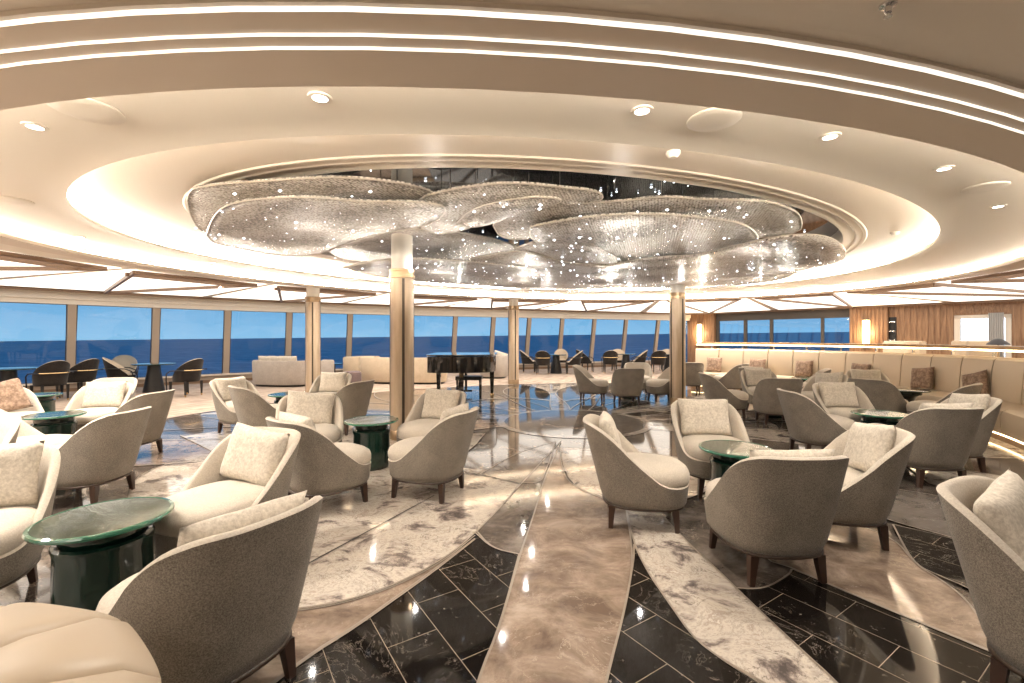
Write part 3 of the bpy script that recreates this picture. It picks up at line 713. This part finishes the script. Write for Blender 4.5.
def pillow_on(x, y, hd, label, dx=0., tilt=17, roll=0., y0=-.235, z0=.648, group='cream pillows on the lounge chairs'):
    o = pil0 if not used[1] else pil0.copy()
    if used[1]: COL.objects.link(o)
    used[1] = True
    R = Matrix.Rotation(head(hd), 4, 'Z'); loc = Vector((x, y, 0)) + R @ Vector((dx, y0, z0))
    o.matrix_world = Matrix.Translation(loc) @ R @ Matrix.Rotation(math.radians(tilt), 4, 'X') @ Matrix.Rotation(math.radians(roll), 4, 'Y')
    tag(o, label, 'pillow', group)
def lounge(x, y, hd, label, pl=None, **kw):
    t = lounge0 if not used[0] else copy_tree(lounge0)
    used[0] = True; t.location = (x, y, 0); t.rotation_euler = (0, 0, head(hd)); tag(t, label, 'chair', 'lounge chairs')
    if pl: pillow_on(x, y, hd, pl, **kw)
CH = [
 # x, y, heading, chair label, pillow label
 (-1.25, 1.85, 297, 'lounge chair nearest the viewer at lower left, its grey back turned to us', 'cream pillow showing over the back of the nearest lower left lounge chair', dict(roll=3, z0=.63)),
 (-1.83, 2.87, 199, 'lounge chair facing us just behind the nearest lower left chair', 'large square cream pillow on the chair behind the nearest lower left chair', dict(roll=-6)),
 (-2.90, 2.38, 150, 'lounge chair cut by the left edge beside the big green table', 'cream pillow at the left edge beside the big green table', dict()),
 (-3.82, 4.08, 266, 'lounge chair at left behind the big green table, back turned right', None, {}),
 (-4.65, 5.5, 268, 'lounge chair in profile nearest the reflecting blue floor at left', None, {}),
 (-5.62, 6.1, 168, 'pale lounge chair facing us directly behind the left green table', 'cream pillow on the pale chair behind the left green table', {}),
 (-6.25, 6.95, 165, 'lounge chair of which only the pale back top shows behind the left group', None, {}),
 (-4.58, 4.3, 62, 'lounge chair at left with grey side, in front of the left green table', None, {}),
 (-4.35, 3.45, 165, 'lounge chair mostly cut off by the left edge, only a pale arm showing', None, {}),
 (-6.35, 5.75, 110, 'lounge chair at the left edge holding a brown cushion', None, {}),
 (-1.60, 3.93, 38, 'lounge chair left of the centre left table, grey back towards us', 'cream pillow behind the grey back of the chair left of the centre left table', {}),
 (-2.17, 4.9, 155, 'lounge chair facing us at the far left side of the centre left table', 'cream pillow on the chair at the far left of the centre left table', dict(roll=-8)),
 (-.95, 5.2, 205, 'lounge chair facing us right beside the near column', 'cream pillow on the chair beside the near column', {}),
 (-.77, 4.22, 288, 'lounge chair right of the centre left table, three legs showing on white marble', 'cream pillow over the back of the chair right of the centre left table', {}),
 (-4.10, 6.95, 112, 'lounge chair in profile beyond the blue reflections, facing right', 'cream pillow on the far profile chair facing right', {}),
 (-3.42, 6.35, 42, 'lounge chair with flat grey back towards us in the middle left group', None, {}),
 (-3.20, 7.85, 185, 'lounge chair facing us in front of the second column', 'cream pillow on the chair in front of the second column', {}),
 (-2.58, 6.95, 290, 'lounge chair right side of the middle left group, back to the near column', None, {}),
 (1.02, 3.60, 101, 'lounge chair in profile facing right, front centre on taupe marble', 'cream pillow on the profile chair at front centre', {}),
 (1.92, 4.33, 183, 'lounge chair facing us behind the right front green table', 'cream pillow on the chair behind the right front green table', {}),
 (1.60, 2.90, -2, 'lounge chair seen from behind at front right of centre', 'cream pillow just over the back of the chair seen from behind', dict(z0=.63)),
 (2.34, 3.34, 283, 'lounge chair facing left with upright cream pillow, right of the front table', 'large cream pillow on the chair facing left at the front table', dict(roll=8)),
 (2.22, 1.70, 150, 'lounge chair cut by the lower right corner', 'cream pillow on the chair in the lower right corner', dict(roll=8)),
 (3.78, 5.58, 98, 'lounge chair in profile facing right behind the front right group', None, {}),
 (4.52, 6.08, 183, 'lounge chair facing us behind the right green table with copper toned top', 'cream pillow on the chair behind the right green table', {}),
 (4.14, 4.62, 0, 'lounge chair seen from behind at right, broad grey back', 'thin edge of cream pillow over the broad grey back at right', {}),
 (4.8, 5.08, 280, 'pale lounge chair facing left near the banquette end at right', 'cream pillow on the pale chair near the banquette end', dict(roll=6)),
 (6.3, 6.72, 325, 'lounge chair at right facing the banquette, curved grey side', None, {}),
 (5.92, 7.3, 68, 'lounge chair with dark curved back behind the pillow chair at right', None, {}),
 (5.35, 7.95, 252, 'lounge chair facing left with pale seat in the middle right group', 'cream pillow on the left facing chair of the middle right group', dict(roll=6)),
 (6.75, 8.55, 200, 'lounge chair facing us beside the slim dark table at the banquette', 'cream pillow on the chair beside the slim dark banquette table', {}),
 (6.15, 9.55, 300, 'lounge chair whose grey top shows below the banquette cushion right of centre', None, {}),
 (3.88, 8.25, 100, 'lounge chair in profile just right of the right centre column', None, {}),
 (4.42, 7.65, 12, 'lounge chair with tilted grey back towards us, middle right group', None, {}),
 (4.85, 8.78, 188, 'lounge chair facing us in the middle right group by the banquette', 'cream pillow on the facing chair in the middle right group', {}),
 (5.38, 9.85, 62, 'lounge chair with arched grey side behind the facing chair', 'cream pillow showing over the arched grey side', {}),
 (5.45, 11.45, 318, 'lounge chair facing left close to the far banquette cushion', None, {}),
 (4.72, 12.1, 15, 'lounge chair seen from behind between the column and the banquette end', None, {}),
 (1.85, 10.45, 108, 'lounge chair in profile at far centre, facing right', None, {}),
 (2.50, 9.95, 0, 'lounge chair seen from behind at far centre', None, {}),
 (3.15, 11.35, 190, 'pale lounge chair facing us at far centre', None, {}),
 (3.42, 10.35, 265, 'lounge chair half hidden by the right centre column', None, {}),
]
for x, y, h, l, pl, kw in CH: lounge(x, y, h, l, pl, **kw)

# ---------------------------------------------------------------- green ceramic tables
def make_table():
    t = empty('side_table')
    g = G(); g.lathe([(.20, .505), (.27, .506), (.287, .512), (.29, .522), (.286, .531), (.272, .534), (.268, .531)], n=56); g.build('tabletop_rim', 'glaze_rim', t)
    g = G(); g.lathe([(.268, .5315), (.14, .5312), (.02, .5312)], n=56); g.build('tabletop', 'glass_top', t)
    g = G(); g.lathe([(.17, .44), (.178, .452), (.178, .50), (.17, .508)], n=48); g.build('neck', 'glaze', t)
    g = G(); g.lathe([(.165, 0), (.178, .012), (.19, .06), (.193, .25), (.19, .38), (.198, .405), (.198, .425), (.188, .436), (.172, .43), (.155, .40), (.15, .44)], n=64, flute=10, fa=.03); g.build('drum', 'glaze', t)
    register(t); return t
tab0 = make_table(); tused = [0]
def table(x, y, label):
    t = tab0 if not tused[0] else copy_tree(tab0); tused[0] = 1; t.location = (x, y, 0); t.rotation_euler = (0, 0, random.uniform(0, 6)); tag(t, label, 'table', 'green ceramic drum tables')
table(-2.09, 2.335, 'big green ceramic drum table nearest us at lower left')
table(-1.56, 5.06, 'green ceramic drum table in front of the near column')
table(1.86, 3.78, 'green ceramic drum table in the front right group')
table(-5.45, 5.42, 'green ceramic drum table with bluish top in the left group')
table(-7.6, 7.3, 'green ceramic drum table farther back at the left edge')
table(-3.62, 7.35, 'green ceramic drum table in front of the second column')
table(4.45, 5.5, 'green ceramic drum table in the right group, left of the broad grey back')
table(4.75, 8.2, 'green ceramic drum table mostly hidden behind the tilted grey back')
table(6.6, 10.2, 'small green ceramic table standing before the banquette cushion')
table(2.75, 10.75, 'green ceramic drum table under the far centre chairs')
# slim dark pedestal table with green top
def pedestal(x, y, label):
    t = empty('pedestal_table', (x, y, 0)); tag(t, label, 'table')
    g = G(); g.lathe([(.14, 0), (.15, .02), (.09, .06), (.06, .18), (.065, .35), (.12, .45), (.15, .47)], n=32); g.build('pedestal', 'black', t)
    g = G(); g.lathe([(.17, .47), (.18, .48), (.18, .52), (.17, .53)], n=40); g.build('neck', 'glaze', t)
    g = G(); g.lathe([(.25, .53), (.29, .537), (.29, .55), (.27, .558), (.02, .555)], n=48); g.build('tabletop', 'glass_top', t)
pedestal(6.75, 7.75, 'slim dark pedestal table with green top before the banquette at right')

# ---------------------------------------------------------------- banquette with rail
def arcband(name, rows, mat, t0, t1, n=10, parent=None, dome=0.):
    """closed profile swept along the banquette arc; rows: (outward offset, z)"""
    vs = []; m = len(rows)
    for i in range(n + 1):
        q = i / n; t = t0 + (t1 - t0) * q; sh = 1 - dome * (abs(2 * q - 1) ** 6)
        for off, z in rows: vs.append(ell(7.25 + off * sh - (dome * .0), 6.0 + off * sh, t, z))
    fs = []
    for i in range(n):
        for j in range(m): fs.append((i * m + j, i * m + (j + 1) % m, (i + 1) * m + (j + 1) % m, (i + 1) * m + j))
    fs += [tuple(range(m)), tuple(n * m + j for j in range(m))]
    return mesh_obj(name, vs, fs, mat, parent, True, None, 40)
bq = empty('banquette'); tag(bq, 'long curved tan leather banquette along the right side of the room', 'sofa')
T0, T1 = math.radians(-62), math.radians(27); NPAN = 15
arcband('plinth', [(-.62, .0), (-.62, .10), (.12, .10), (.12, 0)], 'bronze', T0, T1, 60, bq)
arcband('plinth_light', [(-.64, .085), (-.64, .098), (-.625, .098), (-.625, .085)], 'led_rail', T0, T1, 60, bq)
arcband('partition', [(.0, .10), (.0, 1.02), (.02, 1.12), (.12, 1.12), (.12, .10)], 'tan_leather', T0, T1, 60, bq)
for i in range(NPAN):
    a = T0 + (T1 - T0) * i / NPAN + .0016; b2 = T0 + (T1 - T0) * (i + 1) / NPAN - .0016
    arcband('back_cushion', [(.0, .40), (-.14, .42), (-.155, .5), (-.12, .95), (-.09, 1.08), (-.05, 1.11), (.0, 1.10)], 'tan_leather', a, b2, 8, bq)
    if i % 2 == 0:
        b3 = min(T1, T0 + (T1 - T0) * (i + 2) / NPAN - .0016)
        arcband('seat_cushion', [(-.66, .12), (-.68, .2), (-.69, .36), (-.66, .43), (-.6, .46), (-.1, .46), (-.1, .12)], 'tan_leather' if 0 else 'leather', a, b3, 12, bq)
rl = empty('counter_rail'); tag(rl, 'slim honey wood counter rail with a glowing edge above the banquette', 'counter')
arcband('wood_top', [(.05, 1.245), (.05, 1.30), (.42, 1.30), (.42, 1.245)], 'woodrail', T0, T1, 60, rl)
arcband('light_strip', [(.047, 1.215), (.047, 1.245), (.09, 1.245), (.09, 1.215)], 'led_rail', T0, T1, 60, rl)
for i in range(12):
    t = T0 + (T1 - T0) * (i + .5) / 12; p = ell(7.33, 6.08, t, 1.172); g = G(); g.box(p, (.03, .03, .11), t); g.build('post', 'chrome', rl, False, None)
# brown cushions on the banquette
bc = pillow_mesh('scatter_cushion', .42, .42, .13, 'brownpil'); bcn = [0]
def on_banq(xp, label, roll=0.):
    best = None
    for i in range(900):
        t = T0 + (T1 - T0) * i / 900; p = ell(7.25 - .24, 6.0 - .24, t)
        e = abs(p.x / p.y * F + CX - xp)
        if p.y > 3 and (best is None or e < best[0]): best = (e, t, p)
    t, p = best[1], best[2]; o = bc if not bcn[0] else bc.copy()
    if bcn[0]: COL.objects.link(o)
    bcn[0] = 1; inw = (CEN - p); inw.z = 0; hd = math.atan2(inw.y, inw.x) - math.pi / 2
    o.matrix_world = Matrix.Translation((p.x, p.y, .67)) @ Matrix.Rotation(hd, 4, 'Z') @ Matrix.Rotation(math.radians(14), 4, 'X') @ Matrix.Rotation(math.radians(roll), 4, 'Y')
    tag(o, label, 'cushion', 'brown cushions')
on_banq(714, 'brown cushion at the far end of the banquette by the column')
on_banq(757, 'brown cushion on the banquette, second from the far end')
on_banq(804, 'brown cushion on the banquette directly behind the small green table', 3)
on_banq(860, 'brown cushion of which only the top shows, middle of the banquette')
on_banq(922, 'brown cushion leaning on the banquette, second from the right', 8)
on_banq(975, 'brown cushion tilted on the banquette, nearest at right', 18)
o = bc.copy(); COL.objects.link(o); R = Matrix.Rotation(head(110), 4, 'Z')
o.matrix_world = Matrix.Translation(Vector((-6.35, 5.75, 0)) + R @ Vector((0, -.1, .69))) @ R @ Matrix.Rotation(math.radians(20), 4, 'X') @ Matrix.Rotation(.2, 4, 'Y'); tag(o, 'brown cushion on a lounge chair at the left edge', 'cushion', 'brown cushions')

# ---------------------------------------------------------------- dark window armchairs
def make_barrel():
    t = empty('window_armchair'); n = 40; L = 7
    def hp(Y):
        u = min(1, max(0, (.16 - Y) / .44)); return .46 + .46 * u ** .85
    vs = []; iv = []
    rows = []
    def pt(i, z, ins):
        psi = 2 * math.pi * i / n; X = math.sin(psi); Y = -math.cos(psi); s = (z - .36) / .5; w = (1 - Y) / 2
        return Vector((X * (.27 + .05 * s - ins), Y * (.28 - ins) - .10 * s * w, z))
    hs = [hp(-math.cos(2 * math.pi * i / n) * .28) for i in range(n)]
    for j in range(L + 1):
        for i in range(n): vs.append(pt(i, .36 + (hs[i] - .36) * j / L, 0))
    fs = [(j * n + i, j * n + (i + 1) % n, (j + 1) * n + (i + 1) % n, (j + 1) * n + i) for j in range(L) for i in range(n)] + [tuple(range(n))]
    mesh_obj('woven_shell', vs, fs, 'woven', t)
    iv = []
    for ins, q in ((0, 0), (.015, -.02), (.03, 0), (.035, .5), (.04, 1.)):
        for i in range(n):
            z = hs[i] + (.01 if q < 0 else 0) if q <= 0 else hs[i] + (.42 - hs[i]) * q
            iv.append(pt(i, z, ins))
    fs = [(j * n + i, j * n + (i + 1) % n, (j + 1) * n + (i + 1) % n, (j + 1) * n + i) for j in range(4) for i in range(n)]
    mesh_obj('cream_lining', iv, fs, 'leather', t)
    v, f = cushion_rows([(.24, .26, .22, .42), (.25, .27, .23, .45), (.24, .26, .22, .49), (.15, .16, .15, .51), (.02, .02, .02, .512)], 32, 1.); mesh_obj('seat_cushion', v, f, 'leather', t)
    for sx in (-1, 1):
        g = G(); g.tube([(sx * .28, .25, .02), (sx * .29, .27, .40), (sx * .31, .24, .56), (sx * .33, .10, .63), (sx * .34, -.10, .645), (sx * .31, -.28, .645)], .014, 8); g.build('arm_rail', 'black', t)
    g = G(); g.tube([(.315 * math.sin(a), -.07 - .315 * math.cos(a) * .97, .645) for a in [math.radians(-70 + 140 * i / 16) for i in range(17)]], .012, 6); g.build('brass_band', 'brass', t)
    for sx in (-1, 1):
        for sy in (-1, 1):
            g = G(); g.box((sx * .22, sy * .22, .21), (.045, .045, .32), 0, .6); lg = g.build('leg', 'black', t, False, None)
            g = G(); g.box((sx * .22, sy * .22, .025), (.028, .028, .05), 0, .8); g.build('brass_tip', 'brass', lg, False, None)
    register(t); return t
b0 = make_barrel(); bu = [0]
def barrel(x, y, hd, lab):
    t = b0 if not bu[0] else copy_tree(b0); bu[0] = 1; t.location = (x, y, 0); t.rotation_euler = (0, 0, head(hd)); tag(t, lab, 'armchair', 'dark armchairs along the windows')
def conetable(x, y, lab, r=.55):
    t = empty('cone_table', (x, y, 0)); tag(t, lab, 'table', 'black cone tables along the windows')
    g = G(); g.lathe([(.24, 0), (.24, .02), (.15, .55), (.14, .72)], n=32); g.build('cone_base', 'black', t)
    g = G(); g.lathe([(r - .02, .72), (r, .725), (r, .742), (r - .02, .748)], n=48); g.build('tabletop', 'glass_top', t)
def X(px_, Z): return (px_ - CX) / F * Z
barrel(X(50, 10.3), 10.3, 292, 'dark woven armchair with its back to us at the far left table')
barrel(X(80, 11.1), 11.1, 275, 'dark armchair behind the leftmost woven one, its pale lining showing')
conetable(X(8, 10.2), 10.2, 'black cone table at the left edge by the window')
barrel(X(122, 11.9), 11.9, 58, 'dark woven armchair left of the left window table')
barrel(X(124, 13.0), 13.0, 140, 'dark armchair behind the left window table, pale rounded back top')
barrel(X(192, 11.4), 11.2, 283, 'dark woven armchair right of the left window table')
conetable(X(154, 12.0), 12.0, 'black cone table between dark armchairs by the left windows', .48)
barrel(X(529, 18.6), 18.6, 95, 'dark armchair facing right, just right of the farthest column')
barrel(X(543, 17.7), 17.7, 10, 'dark armchair with rounded back to us, right of the farthest column')
barrel(X(561, 19.6), 19.6, 185, 'dark armchair facing us beyond the far centre table')
conetable(X(556, 18.2), 18.2, 'black cone table in the far centre group', .42)
barrel(X(573, 17.9), 17.9, 275, 'dark armchair facing left in the far centre group')
barrel(X(585, 18.9), 18.9, 75, 'dark armchair right of centre in the far window row')
barrel(X(610, 18.2), 18.2, 5, 'dark armchair with round back to us above the far centre lounge chairs')
barrel(X(618, 19.6), 19.6, 190, 'dark armchair facing us behind the round backed one')
conetable(X(626, 18.9), 18.9, 'black cone table right of the round backed armchair', .42)
barrel(X(638, 18.7), 18.7, 280, 'dark armchair with folded look facing left, right of the second far table')
barrel(X(658, 18.2), 18.2, 5, 'dark armchair with round back to us left of the right column')
barrel(X(667, 19.6), 19.6, 200, 'dark armchair with pale top just left of the right column')
conetable(X(669, 18.7), 18.7, 'black cone table partly hidden by the right column', .4)
barrel(X(795, 15.8), 15.8, 60, 'dark armchair behind the rail in front of the side windows')
barrel(X(738, 17.8), 17.8, 200, 'pale lined armchair behind the rail near the first sconce')
barrel(X(901, 13.8), 13.8, 290, 'dark armchair behind the rail beside the shelf niche')
barrel(X(846, 15.6), 15.6, 200, 'pale lined armchair behind the rail right of the side windows')

# ---------------------------------------------------------------- sofas
def tub(name, x, y, hd, w, dpt, h, mat, lab, cushions=0, cmat='pillow', cat='sofa'):
    t = empty(name, (x, y, 0), head(hd)); tag(t, lab, cat); n = 40
    def pt(i, z, ins, arc=1.):
        a = math.radians(-125 + 250 * i / n); sn, cs = math.sin(a), math.cos(a); e = .75
        return Vector((math.copysign(abs(sn) ** e, sn) * (w / 2 - ins) * (1 + .05 * z), -math.copysign(abs(cs) ** e, cs) * (dpt / 2 - ins), z))
    vs = []; fs = []
    prof = [(.02, .06), (0, .1), (0, h - .04), (.03, h), (.10, h), (.14, h - .04), (.15, .3), (.15, .06)]
    m = len(prof)
    for i in range(n + 1):
        for ins, z in prof: vs.append(pt(i, z, ins))
    for i in range(n):
        for j in range(m): fs.append((i * m + j, i * m + (j + 1) % m, (i + 1) * m + (j + 1) % m, (i + 1) * m + j))
    fs += [tuple(range(m)), tuple(n * m + j for j in range(m))]
    mesh_obj('backrest', vs, fs, mat, t, True, None, 50)
    v, f = cushion_rows([(w / 2 - .16, dpt / 2 - .02, dpt / 2 - .16, .08), (w / 2 - .15, dpt / 2, dpt / 2 - .15, .12), (w / 2 - .15, dpt / 2, dpt / 2 - .15, .40), (w / 2 - .2, dpt / 2 - .05, dpt / 2 - .2, .45), (.05, .05, .05, .46)], 40, .6); mesh_obj('seat', v, f, mat, t)
    v, f = cushion_rows([(w / 2 - .08, dpt / 2 - .06, dpt / 2 - .08, 0), (w / 2 - .08, dpt / 2 - .06, dpt / 2 - .08, .09)], 40, .7); mesh_obj('plinth', v, f, 'black', t)
    for i in range(cushions):
        o = pil0.copy(); COL.objects.link(o); u = (i + .5) / cushions * 2 - 1; R = Matrix.Rotation(head(hd), 4, 'Z')
        loc = Vector((x, y, 0)) + R @ Vector((u * (w / 2 - .35), -dpt / 2 + .26, .69)); o.matrix_world = Matrix.Translation(loc) @ R @ Matrix.Rotation(math.radians(12), 4, 'X') @ Matrix.Scale(1.15, 4)
        tag(o, 'cream pillow on ' + lab + ', ' + ('left', 'middle', 'right')[i] + ' one', 'pillow', 'pillows on the window sofas')
    return t
tub('curved_sofa', X(283, 13.6), 13.6, 10, 1.75, .95, .76, 'sofa_grey', 'pale grey sofa by the left windows', 3)
tub('tub_chair', X(322, 14.6), 14.4, 300, .8, .8, .72, 'sofa_grey', 'grey tub chair peeking out right of the second column', cat='armchair')
tub('tub_chair', X(362, 15.6), 15.6, 110, 1.3, .95, .78, 'sofa_cream', 'cream tub armchair turned right left of the near column', cat='armchair')
tub('curved_sofa', X(404, 14.4), 14.4, 8, 2.75, 1.0, .82, 'sofa_cream', 'long cream curved sofa behind the near column and piano')
tub('tub_chair', X(494, 16.2), 16.2, 12, .95, .9, .8, 'sofa_grey', 'grey tub armchair behind the right end of the piano', cat='armchair')
o = pil0.copy(); COL.objects.link(o); o.matrix_world = Matrix.Translation((X(500, 16.4), 16.35, .74)) @ Matrix.Rotation(.3, 4, 'Y') ; tag(o, 'cream pillow on the grey tub armchair behind the piano', 'pillow')
g = G(); g.lathe([(.24, 0), (.27, .03), (.28, .2), (.27, .38), (.22, .42), (.02, .42)], n=36); o = g.build('round_pouf', 'mauve'); o.location = (X(352, 13.7), 13.7, 0); tag(o, 'mauve round pouf before the cream armchair', 'pouf')
t = empty('low_table', (X(334, 15.8), 15.8, 0)); tag(t, 'low round table between pale sofas right of the second column', 'table')
g = G(); g.lathe([(.2, 0), (.05, .04), (.05, .5)], n=24); g.build('pedestal', 'black', t); g = G(); g.lathe([(.3, .5), (.3, .53)], n=32); g.build('tabletop', 'glass_top', t)
# lamp and chair behind the rail at right
t = empty('table_lamp', (X(998, 11.6), 11.6, .77)); tag(t, 'black shaded desk lamp behind the rail in front of the glazed door', 'lamp')
g = G(); g.lathe([(.22, .48), (.20, .52), (.09, .62), (.03, .64)], n=28); g.build('lamp_shade', 'shade_black', t); g = G(); g.lathe([(.1, 0), (.1, .02), (.012, .03), (.012, .5)], n=20); g.build('stand', 'brass', t)
t = empty('console_table', (X(998, 11.6), 11.6, 0)); tag(t, 'console table behind the banquette carrying the black lamp', 'table')
g = G(); g.box((0, 0, .75), (1.1, .4, .04)); g.build('tabletop', 'timber', t, False, None)
for sx in (-1, 1):
    for sy in (-1, 1): g = G(); g.box((sx * .5, sy * .15, .365), (.05, .05, .73)); g.build('leg', 'timber', t, False, None)
tub('tub_chair', X(905, 12.6), 12.6, 160, .9, .85, 1.34, 'sofa_cream', 'pale high backed chair behind the rail before the timber wall', cat='armchair')
tub('tub_chair', X(975, 13.2), 13.2, 190, .9, .85, 1.34, 'sofa_cream', 'pale high backed chair behind the rail before the glazed door', cat='armchair')

# ---------------------------------------------------------------- grand piano
pr = empty('grand_piano', (-1.14, 10.75, 0), math.radians(0)); tag(pr, 'black glossy grand piano with closed lid beside the near column', 'piano')
# outline seen from above: keyboard edge at far side (+y), tail towards the viewer, wide bass side to the left
out = [(-.76, .75), (.76, .75), (.76, .25), (.77, -.05), (.74, -.35), (.66, -.58), (.48, -.72), (.2, -.78), (-.1, -.80), (-.42, -.80), (-.62, -.78), (-.74, -.7), (-.76, -.55)]
def slab(name, pts, z0, z1, mat, parent, sc_=1.):
    q = smoothline([Vector((x * sc_, y * sc_, 0)) for x, y in pts[1:]] , 2); q = [Vector((pts[0][0] * sc_, pts[0][1] * sc_, 0))] + q; n = len(q)
    vs = [Vector((p.x, p.y, z0)) for p in q] + [Vector((p.x, p.y, z1)) for p in q]
    fs = [tuple(range(n))[::-1], tuple(range(n, 2 * n))] + [(i, (i + 1) % n, n + (i + 1) % n, n + i) for i in range(n)]
    o = mesh_obj(name, vs, fs, mat, parent, False); bv = o.modifiers.new('b', 'BEVEL'); bv.width = .008; bv.segments = 2; bv.limit_method = 'ANGLE'; return o
slab('case', out, .66, 1.02, 'gloss_black', pr); slab('lid', out, 1.03, 1.06, 'gloss_black', pr, 1.02)
g = G(); g.box((0, .80, .72), (1.5, .2, .10)); g.build('keybed', 'gloss_black', pr, False, None)
g = G(); g.box((0, .84, .785), (1.24, .13, .02)); g.build('keyboard', 'plaster', pr, False, None)
for x, y in ((-.64, .3), (.66, .2), (.02, -.62)):
    g = G(); g.box((x, y, .39), (.11, .11, .56), 0, .65); lg = g.build('leg', 'gloss_black', pr, False, None)
    g = G(); g.lathe([(.035, 0), (.045, .03), (.045, .08), (.03, .11)], (x, y, 0), 16); g.build('caster', 'brass', lg)
g = G(); g.box((.0, .55, .40), (.06, .05, .55)); g.box((0, .6, .12), (.3, .2, .05)); g.build('pedal_lyre', 'gloss_black', pr, False, None)
bn = empty('piano_bench', (-1.03, 10.95, 0)); tag(bn, 'black piano bench tucked under the grand piano', 'bench')
g = G(); g.box((0, 0, .47), (.62, .36, .09)); g.build('seat', 'black', bn, False, None)
for sx in (-1, 1):
    for sy in (-1, 1): g = G(); g.box((sx * .27, sy * .14, .215), (.05, .05, .43), 0, .7); g.build('leg', 'gloss_black', bn, False, None)

# ---------------------------------------------------------------- cream channelled sofa, bottom left corner
ch = empty('channelled_sofa', (-1.27, .60, 0)); tag(ch, 'cream leather sofa with scalloped channels in the lower left corner', 'sofa')
cc = Vector((0, 0, 0))
for i, (a0) in enumerate((-60, -32, -4, 24, 52, 80, 108, 136)):
    a = math.radians(a0); d = Vector((math.cos(a), math.sin(a), 0)); u = Vector((-d.y, d.x, 0)); vs = []; fs = []
    # each channel: rounded lobe from the floor over the top into the centre
    path = [(.56, .08), (.60, .25), (.63, .5), (.64, .66), (.62, .73), (.56, .775), (.44, .80), (.30, .80), (.14, .785), (.03, .77)]
    nn = 12
    for r, z in path:
        wd = .158 * (r / .64) + .008
        for j in range(nn):
            t = math.pi * j / (nn - 1); bulge = math.sin(t) ** .6
            lateral = -math.cos(t) * wd
            if z > .7: vs.append(d * r + u * lateral + Vector((0, 0, z - .045 * (1 - bulge))))
            else: vs.append(d * (r - .05 * (1 - bulge)) + u * lateral + Vector((0, 0, z)))
    for p in range(len(path) - 1):
        for j in range(nn - 1): fs.append((p * nn + j, p * nn + j + 1, (p + 1) * nn + j + 1, (p + 1) * nn + j))
    mesh_obj('channel', vs, fs, 'leather', ch)
g = G(); g.lathe([(.44, 0), (.46, .02), (.46, .09), (.44, .1)], n=40); g.build('plinth', 'black', ch)
g = G(); g.lathe([(.46, .1), (.47, .6), (.40, .72), (.02, .735)], n=40); g.build('core', 'leather', ch)

# ---------------------------------------------------------------- sea, sky
o = mesh_obj('sea', [Vector((-9000, -9000, 0)), Vector((9000, -9000, 0)), Vector((9000, 9000, 0)), Vector((-9000, 9000, 0))], [(0, 1, 2, 3)], 'sea', None, False)
o.location = (0, 0, -22); o.rotation_euler = (math.radians(.33), math.radians(-.62), 0); tag(o, 'dark blue sea outside the windows', 'sea', kind='structure')
w = bpy.data.worlds.new('dusk'); sc.world = w; w.use_nodes = True; nt = w.node_tree; bg = nt.nodes['Background']
tc = nt.nodes.new('ShaderNodeTexCoord'); sp = nt.nodes.new('ShaderNodeSeparateXYZ'); nt.links.new(tc.outputs['Generated'], sp.inputs[0])
c = ramp(nt, sp.outputs['Z'], [(.0, (.20, .42, .62)), (.05, (.13, .34, .56)), (.25, (.10, .27, .48)), (1., (.1, .22, .4))])
n = tex_noise(nt, tc.outputs['Generated'], 5, 5); c = mixc(nt, ramp(nt, n, [(.5, (0, 0, 0)), (.75, (.22, .22, .22))]), c, (.5, .6, .7))
nt.links.new(c, bg.inputs[0]); bg.inputs[1].default_value = .85

for x, y, l in ((-5.5, -.8, 'left'), (-2.4, -2.2, 'second from left'), (1.2, -2.2, 'middle'), (4.6, -1.6, 'second from right'), (8., .6, 'right')):  # unseen glowing panels added behind the viewer to light the room
    t = empty('unseen_fill_panel', (x, y, 2.66)); tag(t, 'added square fill panel behind the viewer, ' + l, 'ceiling light', 'added fill panels behind the viewer')
    g = G(); g.box((0, 0, -.01), (1.8, 1.8, .012)); g.build('diffuser', 'fill_panel', t, False, None)
    g = G()
    for q in (-1, 1): g.box((q * .93, 0, -.015), (.06, 1.92, .03)); g.box((0, q * .93, -.015), (1.92, .06, .03))
    g.build('frame', 'plaster', t, False, None)
# unseen downlights added over the near ceiling to brighten the room
for x, y in ((-4.5, .6), (-1.6, -.8), (1.8, -.6), (4.8, 1.0), (7.8, 3.2), (-7, 3), (0, -3.5), (5, -3)):
    spot(Vector((x, y, 0)), 45, 'downlight', 'added unseen downlight on the ceiling behind the viewer', 2.66)
for t in (-30, -15, 0, 25, 50, 75, 100, 125, 150, 175, 200):  # extra downlights added to brighten the far side
    spot(ell(9.6, 7.6, math.radians(t)), 90, 'downlight', 'added small downlight between the bronze beams near the windows', 2.66)

cam = bpy.data.cameras.new('camera'); co = bpy.data.objects.new('camera', cam); COL.objects.link(co); sc.camera = co
co.location = (0, 0, EYE); co.rotation_euler = (math.pi / 2, 0, 0); cam.sensor_width = 36; cam.lens = F / 1024 * 36
cam.shift_y = -(341.5 - CY) / 1024; cam.clip_end = 30000; cam.clip_start = .05
vs_ = sc.view_settings; vs_.view_transform = 'Standard'; vs_.look = 'None'; vs_.gamma = 1; vs_.exposure = .72; vs_.use_curve_mapping = False
sc.cycles.use_denoising = True; sc.cycles.max_bounces = 8; sc.cycles.transparent_max_bounces = 12; sc.cycles.sample_clamp_indirect = 6
sc.cycles.caustics_reflective = False; sc.cycles.caustics_refractive = False
